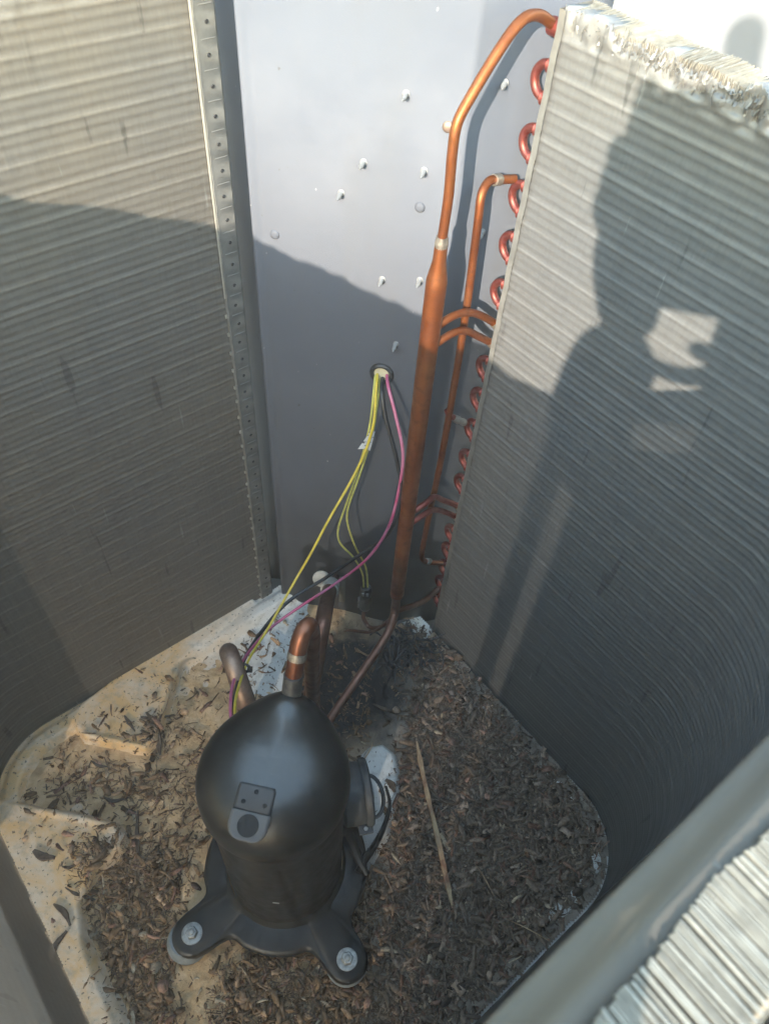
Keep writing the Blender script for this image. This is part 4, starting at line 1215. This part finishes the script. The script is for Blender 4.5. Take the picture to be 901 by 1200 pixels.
# single pieces that lie apart
def flake(name, pts, w, th, mat, label, cat, group=None, z_extra=0.002):
    P = [Vector((p[0], p[1], float(ground_z(p[0], p[1])[0]) + z_extra + (p[2] if len(p) > 2 else 0))) for p in pts]
    P, ws = resample(P, [w * k for k in ([0.35] + [1.0] * (len(pts) - 2) + [0.3])] if len(pts) > 2 else [w, w], 4)
    m_ = MB(); vs_ = []; fs = []
    for i, p in enumerate(P):
        t = (P[min(i + 1, len(P) - 1)] - P[max(i - 1, 0)]).normalized()
        s = t.cross(UP).normalized(); u = s.cross(t)
        jit = rng.uniform(0.8, 1.2)
        for (a, b) in ((-1, -1), (1, -1), (0.8, 1), (-0.8, 1)):
            vs_.append(p + s * (a * ws[i] * jit / 2) + u * (b * th / 2))
    for i in range(len(P) - 1):
        for q in range(4):
            fs.append((i * 4 + q, i * 4 + (q + 1) % 4, i * 4 + 4 + (q + 1) % 4, i * 4 + 4 + q))
    fs += [(3, 2, 1, 0), tuple(4 * (len(P) - 1) + q for q in range(4))]
    o = m_.add(vs_, fs).build(name, mat, smooth=False)
    tag(o, label, cat, group)
    return o
flake('wood_splinter', [(0.0775, 0.462), (0.083, 0.438), (0.091, 0.405), (0.099, 0.375), (0.1085, 0.340), (0.118, 0.302), (0.127, 0.268), (0.132, 0.247)], 0.0068, 0.003, M['straw'], 'long straight pale wood splinter lying on the dark mulch', 'splinter', z_extra=0.013)
flake('straw', [(-0.004, 0.410, 0.01), (0.004, 0.425, 0.008), (0.012, 0.440, 0.012), (0.013, 0.452, 0.010)], 0.0026, 0.001, M['straw'], 'pale curled straw behind the compressor by the terminal cover', 'straw', z_extra=0.008)
flake('straw', [(-0.196, 0.300), (-0.192, 0.285), (-0.186, 0.268)], 0.0022, 0.001, M['straw'], 'short pale straw on the raised beam left of the compressor', 'straw')
flake('straw', [(-0.300, 0.515), (-0.296, 0.490), (-0.300, 0.455)], 0.0014, 0.0008, M['straw'], 'thin straw across the upper left rib', 'straw')
flake('straw', [(0.255, 0.215), (0.225, 0.228), (0.200, 0.236)], 0.0016, 0.001, M['straw'], 'thin straw near the right corner of the pan', 'straw', z_extra=0.014)
flake('straw', [(0.160, 0.300), (0.172, 0.285), (0.186, 0.262)], 0.0016, 0.001, M['straw'], 'thin pale straw right of the long splinter', 'straw', z_extra=0.014)
iso = [([(-0.352, 0.462), (-0.342, 0.452), (-0.330, 0.440)], 0.006, 'dark bark chip on the upper left pad, nearest the coil'),
       ([(-0.322, 0.470), (-0.306, 0.455), (-0.296, 0.430), (-0.290, 0.415)], 0.009, 'large dark bark strip over the point of the triangular pad'),
       ([(-0.328, 0.462), (-0.312, 0.462), (-0.285, 0.478)], 0.006, 'dark bark sliver crossing the upper left rib'),
       ([(-0.415, 0.268), (-0.402, 0.262), (-0.385, 0.262)], 0.012, 'broad brown bark flake on the pale lower left pad'),
       ([(-0.372, 0.252), (-0.362, 0.252), (-0.350, 0.262)], 0.005, 'thin black bark sliver right of the broad flake'),
       ([(-0.368, 0.208), (-0.352, 0.200), (-0.340, 0.186)], 0.008, 'dark bark chip on the lower left pad by the mulch edge'),
       ([(-0.342, 0.180), (-0.352, 0.160), (-0.348, 0.142)], 0.008, 'crooked black bark chip near the lower left coil'),
       ([(-0.385, 0.398), (-0.372, 0.392), (-0.360, 0.392)], 0.005, 'small bark chip in the left pocket of the pan'),
       ([(-0.352, 0.350), (-0.338, 0.345), (-0.318, 0.352)], 0.006, 'curved bark chip at the mouth of the left pocket'),
       ([(-0.215, 0.520), (-0.200, 0.530), (-0.190, 0.548)], 0.006, 'brown bark chip by the dusty elbow pipe'),
       ([(0.036, 0.402), (0.045, 0.396), (0.050, 0.386)], 0.012, 'dark leaf flake on the pale pad beside the terminal cover'),
       ([(0.010, 0.520), (0.022, 0.515), (0.048, 0.505)], 0.006, 'dark twig on the grey strip behind the compressor'),
       ([(-0.195, 0.215), (-0.178, 0.232), (-0.166, 0.246)], 0.007, 'dark bark sliver on the beam left of the mounting plate'),
       ([(-0.300, 0.335), (-0.292, 0.300), (-0.280, 0.270)], 0.007, 'long bark strip left of the lower pad tip'),
       ([(-0.360, 0.228), (-0.345, 0.222), (-0.325, 0.220), (-0.300, 0.205)], 0.004, 'thin dark twig reaching from the lower pad into the mulch')]
for pts, w, lab in iso:
    flake('bark_chip', pts, w, 0.0022, M['bark'], lab, 'bark chip', 'loose bark chips', 0.0025)

# tangle of black leaves and threads in the back right corner
mb = MB(); r = random.Random(9)
for i in range(150):
    t = r.random()
    c = Vector((0.052 + r.gauss(0, 0.022), 0.610 + r.gauss(0, 0.022), 0.012 + abs(r.gauss(0, 0.012))))
    d = Vector((r.gauss(0, 1), r.gauss(0, 1), r.gauss(0, 0.5))).normalized(); l = r.uniform(0.010, 0.034)
    e = Vector((r.gauss(0, 1), r.gauss(0, 1), r.gauss(0, 1))) * 0.005
    mb.tube([c - d * l / 2, c + e, c + d * l / 2], [0.0008, r.uniform(0.0008, 0.0034), 0.0006], 5, 3)
for i in range(60):
    t = r.random()
    c = BR + E2 * (0.01 + t * 0.10) + E1 * (0.018 + r.gauss(0, 0.010)) + UP * (0.014 + r.random() * 0.006)
    d = Vector((r.gauss(0, 1), r.gauss(0, 1), r.gauss(0, 0.2))).normalized(); l = r.uniform(0.006, 0.024)
    mb.tube([c - d * l / 2, c + UP * 0.002, c + d * l / 2], [0.0008, r.uniform(0.001, 0.0026), 0.0006], 5, 2)
tag(mb.build('leaf_tangle', M['debris'], smooth=False), 'black tangle of leaves and threads in the back right corner', 'debris', kind='stuff')

# ------------------------------------------------------------------ the photographer, behind the camera, whose shadow falls on the right coil
CAM = Vector((0, 0, 1.1))
RTV = Vector((math.cos(SUN_AZ), -math.sin(SUN_AZ), 0)); UPV = RTV.cross(LDIR)
def sp3(r_, u, t):
    return CAM + RTV * r_ + UPV * u - LDIR * t
def skin_mesh(name, nodes, edges, mat, parent=None, sub=2):
    me = bpy.data.meshes.new(name)
    me.from_pydata([tuple(p) for p, _ in nodes], edges, [])
    o = bpy.data.objects.new(name, me); COL.objects.link(o)
    sk = o.modifiers.new('skin', 'SKIN')
    for v, (_, rr) in zip(me.skin_vertices[0].data, nodes):
        v.radius = (rr, rr) if not hasattr(rr, '__len__') else rr
    me.skin_vertices[0].data[0].use_root = True
    ss = o.modifiers.new('sub', 'SUBSURF'); ss.levels = sub; ss.render_levels = sub
    sk.use_smooth_shade = True
    me.materials.append(mat)
    place(o, parent)
    return o
pr = empty('person', (0.25, -0.80, -0.1), 'person in a dark jacket holding a phone over the open unit', 'person')
hip = Vector((0.26, -0.86, 0.84))
chest = sp3(0.43, -0.08, 0.52); neck = sp3(0.33, 0.12, 0.44); head = sp3(0.225, 0.27, 0.40)
shl = sp3(0.27, 0.00, 0.46); shr = sp3(0.60, 0.03, 0.50)
elL = sp3(0.125, -0.375, 0.34); wrL = sp3(0.034, -0.155, 0.12)
elR = sp3(0.25, -0.27, 0.26); wrR = sp3(0.126, -0.192, 0.11)
nodes = [(hip, 0.15), (hip.lerp(chest, 0.5), 0.145), (chest, 0.15), (neck.lerp(chest, 0.25), 0.085), (shl, 0.068), (elL, 0.060), (wrL, 0.040),
         (shr, 0.068), (elR, 0.085), (wrR, 0.040), (hip + Vector((-0.10, 0.0, -0.06)), 0.095), (hip + Vector((-0.11, 0.04, -0.46)), 0.062), (hip + Vector((-0.11, 0.0, -0.90)), 0.045),
         (hip + Vector((0.10, 0.0, -0.06)), 0.095), (hip + Vector((0.12, 0.04, -0.46)), 0.062), (hip + Vector((0.13, 0.0, -0.90)), 0.045),
         (elL.lerp(shl, 0.5), 0.062), (sp3(0.022, -0.270, 0.24), 0.046)]
edges = [(0, 1), (1, 2), (2, 3), (3, 4), (4, 16), (16, 5), (5, 17), (17, 6), (3, 7), (7, 8), (8, 9), (0, 10), (10, 11), (11, 12), (0, 13), (13, 14), (14, 15)]
skin_mesh('clothed_body', nodes, edges, M['cloth'], pr)
hd_ = [(neck.lerp(chest, 0.15), 0.055), (neck, 0.055), (head - UPV * 0.03, 0.078), (head + UPV * 0.035, 0.085), (head + UPV * 0.085, 0.060), (head - UPV * 0.02 + LDIR * 0.075, 0.030), (head + LDIR * 0.098 + UPV * 0.0, 0.012)]
skin_mesh('head', hd_, [(0, 1), (1, 2), (2, 3), (3, 4), (2, 5), (5, 6)], M['skin'], pr)
skin_mesh('hair', [(head + UPV * 0.02 - LDIR * 0.03, 0.088), (head + UPV * 0.09 - LDIR * 0.02, 0.074), (head + UPV * 0.115 + LDIR * 0.02, 0.050)], [(0, 1), (1, 2)], M['hair'], pr)
for sx in (-0.11, 0.13):
    skin_mesh('shoe', [(hip + Vector((sx, -0.03, -0.895)), 0.044), (hip + Vector((sx, 0.09, -0.905)), 0.042), (hip + Vector((sx, 0.17, -0.912)), 0.030)], [(0, 1), (1, 2)], M['rubber_black'], pr)
# hands round the phone; the phone faces along the lens axis, its body behind and beside the lens
FW = Vector((0, 0.63769, -0.77029)); CU = Vector((-0.09059, 0.76713, 0.63507)); CRT = Vector((0.99589, 0.06979, 0.05777))
def ph(x, y, t): return CAM + CRT * x + CU * y - FW * t
phn = empty('phone', ph(0.02, -0.05, 0.012), 'phone held by the person above the unit', 'phone')
PM = Matrix((CRT, CU, FW)).transposed()
MB().box(ph(0.0285, -0.0675, 0.016), (0.084, 0.170, 0.008), PM).build('body', M['phone'], phn, bevel=0.003)
for (x, y) in ((0.024, 0.0), (0.012, -0.022)):
    MB().lathe([(0.007, 0), (0.007, 0.002), (0.005, 0.0024)], c=ph(x, y, 0.0125), M=PM, n=20).build('lens_ring', M['steel_dark'], phn)
def hand(root, palm, fingers, thumb):
    skin_mesh('hand', [(root, 0.027), (root.lerp(palm, 0.5), 0.029), (palm, (0.036, 0.030)), (palm + UPV * 0.045, 0.030)], [(0, 1), (1, 2), (2, 3)], M['skin'], pr)
    for f in fingers + [thumb]:
        skin_mesh('finger', [(palm.lerp(f[0], 0.35), 0.011), (f[0], 0.0095), (f[1], 0.009), (f[2], 0.0075)], [(0, 1), (1, 2), (2, 3)], M['skin'], pr)
pL = sp3(0.014, -0.095, 0.060)
hand(wrL, pL, [(sp3(-0.016, -0.008 - 0.020 * k, 0.045), sp3(-0.020, 0.004 - 0.018 * k, 0.022), sp3(-0.006, 0.000 - 0.018 * k, 0.018)) for k in range(1, 4)] +
     [(sp3(-0.008, -0.010, 0.045), sp3(-0.009, 0.012, 0.030), sp3(-0.010, 0.030, 0.024))], (sp3(0.020, -0.045, 0.062), sp3(0.026, -0.015, 0.056), sp3(0.030, 0.010, 0.050)))
pR = sp3(0.122, -0.115, 0.070)
hand(wrR, pR, [(sp3(0.085, -0.010 - 0.018 * k, 0.055), sp3(0.075, 0.005 - 0.018 * k, 0.035), sp3(0.060, 0.006 - 0.018 * k, 0.025)) for k in range(0, 3)] + [(sp3(0.112, -0.155, 0.060), sp3(0.085, -0.172, 0.050), sp3(0.052, -0.173, 0.045))], (sp3(0.110, -0.135, 0.075), sp3(0.094, -0.146, 0.072), sp3(0.080, -0.143, 0.066)))

# ------------------------------------------------------------------ added scattering volume in place of lens glare, lifts the shadows
hz = MB().box((1.0, 0.5, 0.70), (15.0, 14.0, 3.8)).build('glare_volume', None, smooth=False)
tag(hz, kind='stuff')
hm = bpy.data.materials.new('glare_scatter'); hm.use_nodes = True
hn = hm.node_tree; hn.nodes.remove(hn.nodes['Principled BSDF'])
pv = hn.nodes.new('ShaderNodeVolumePrincipled')
pv.inputs['Color'].default_value = (0.92, 0.92, 0.93, 1)
pv.inputs['Density'].default_value = 0.020
hn.links.new(pv.outputs[0], hn.nodes['Material Output'].inputs['Volume'])
pv.inputs['Density Attribute'].default_value = ''
pv.inputs['Temperature Attribute'].default_value = ''
try:
    hm.cycles.homogeneous_volume = True
except AttributeError:
    pass
hz.data.materials.append(hm)
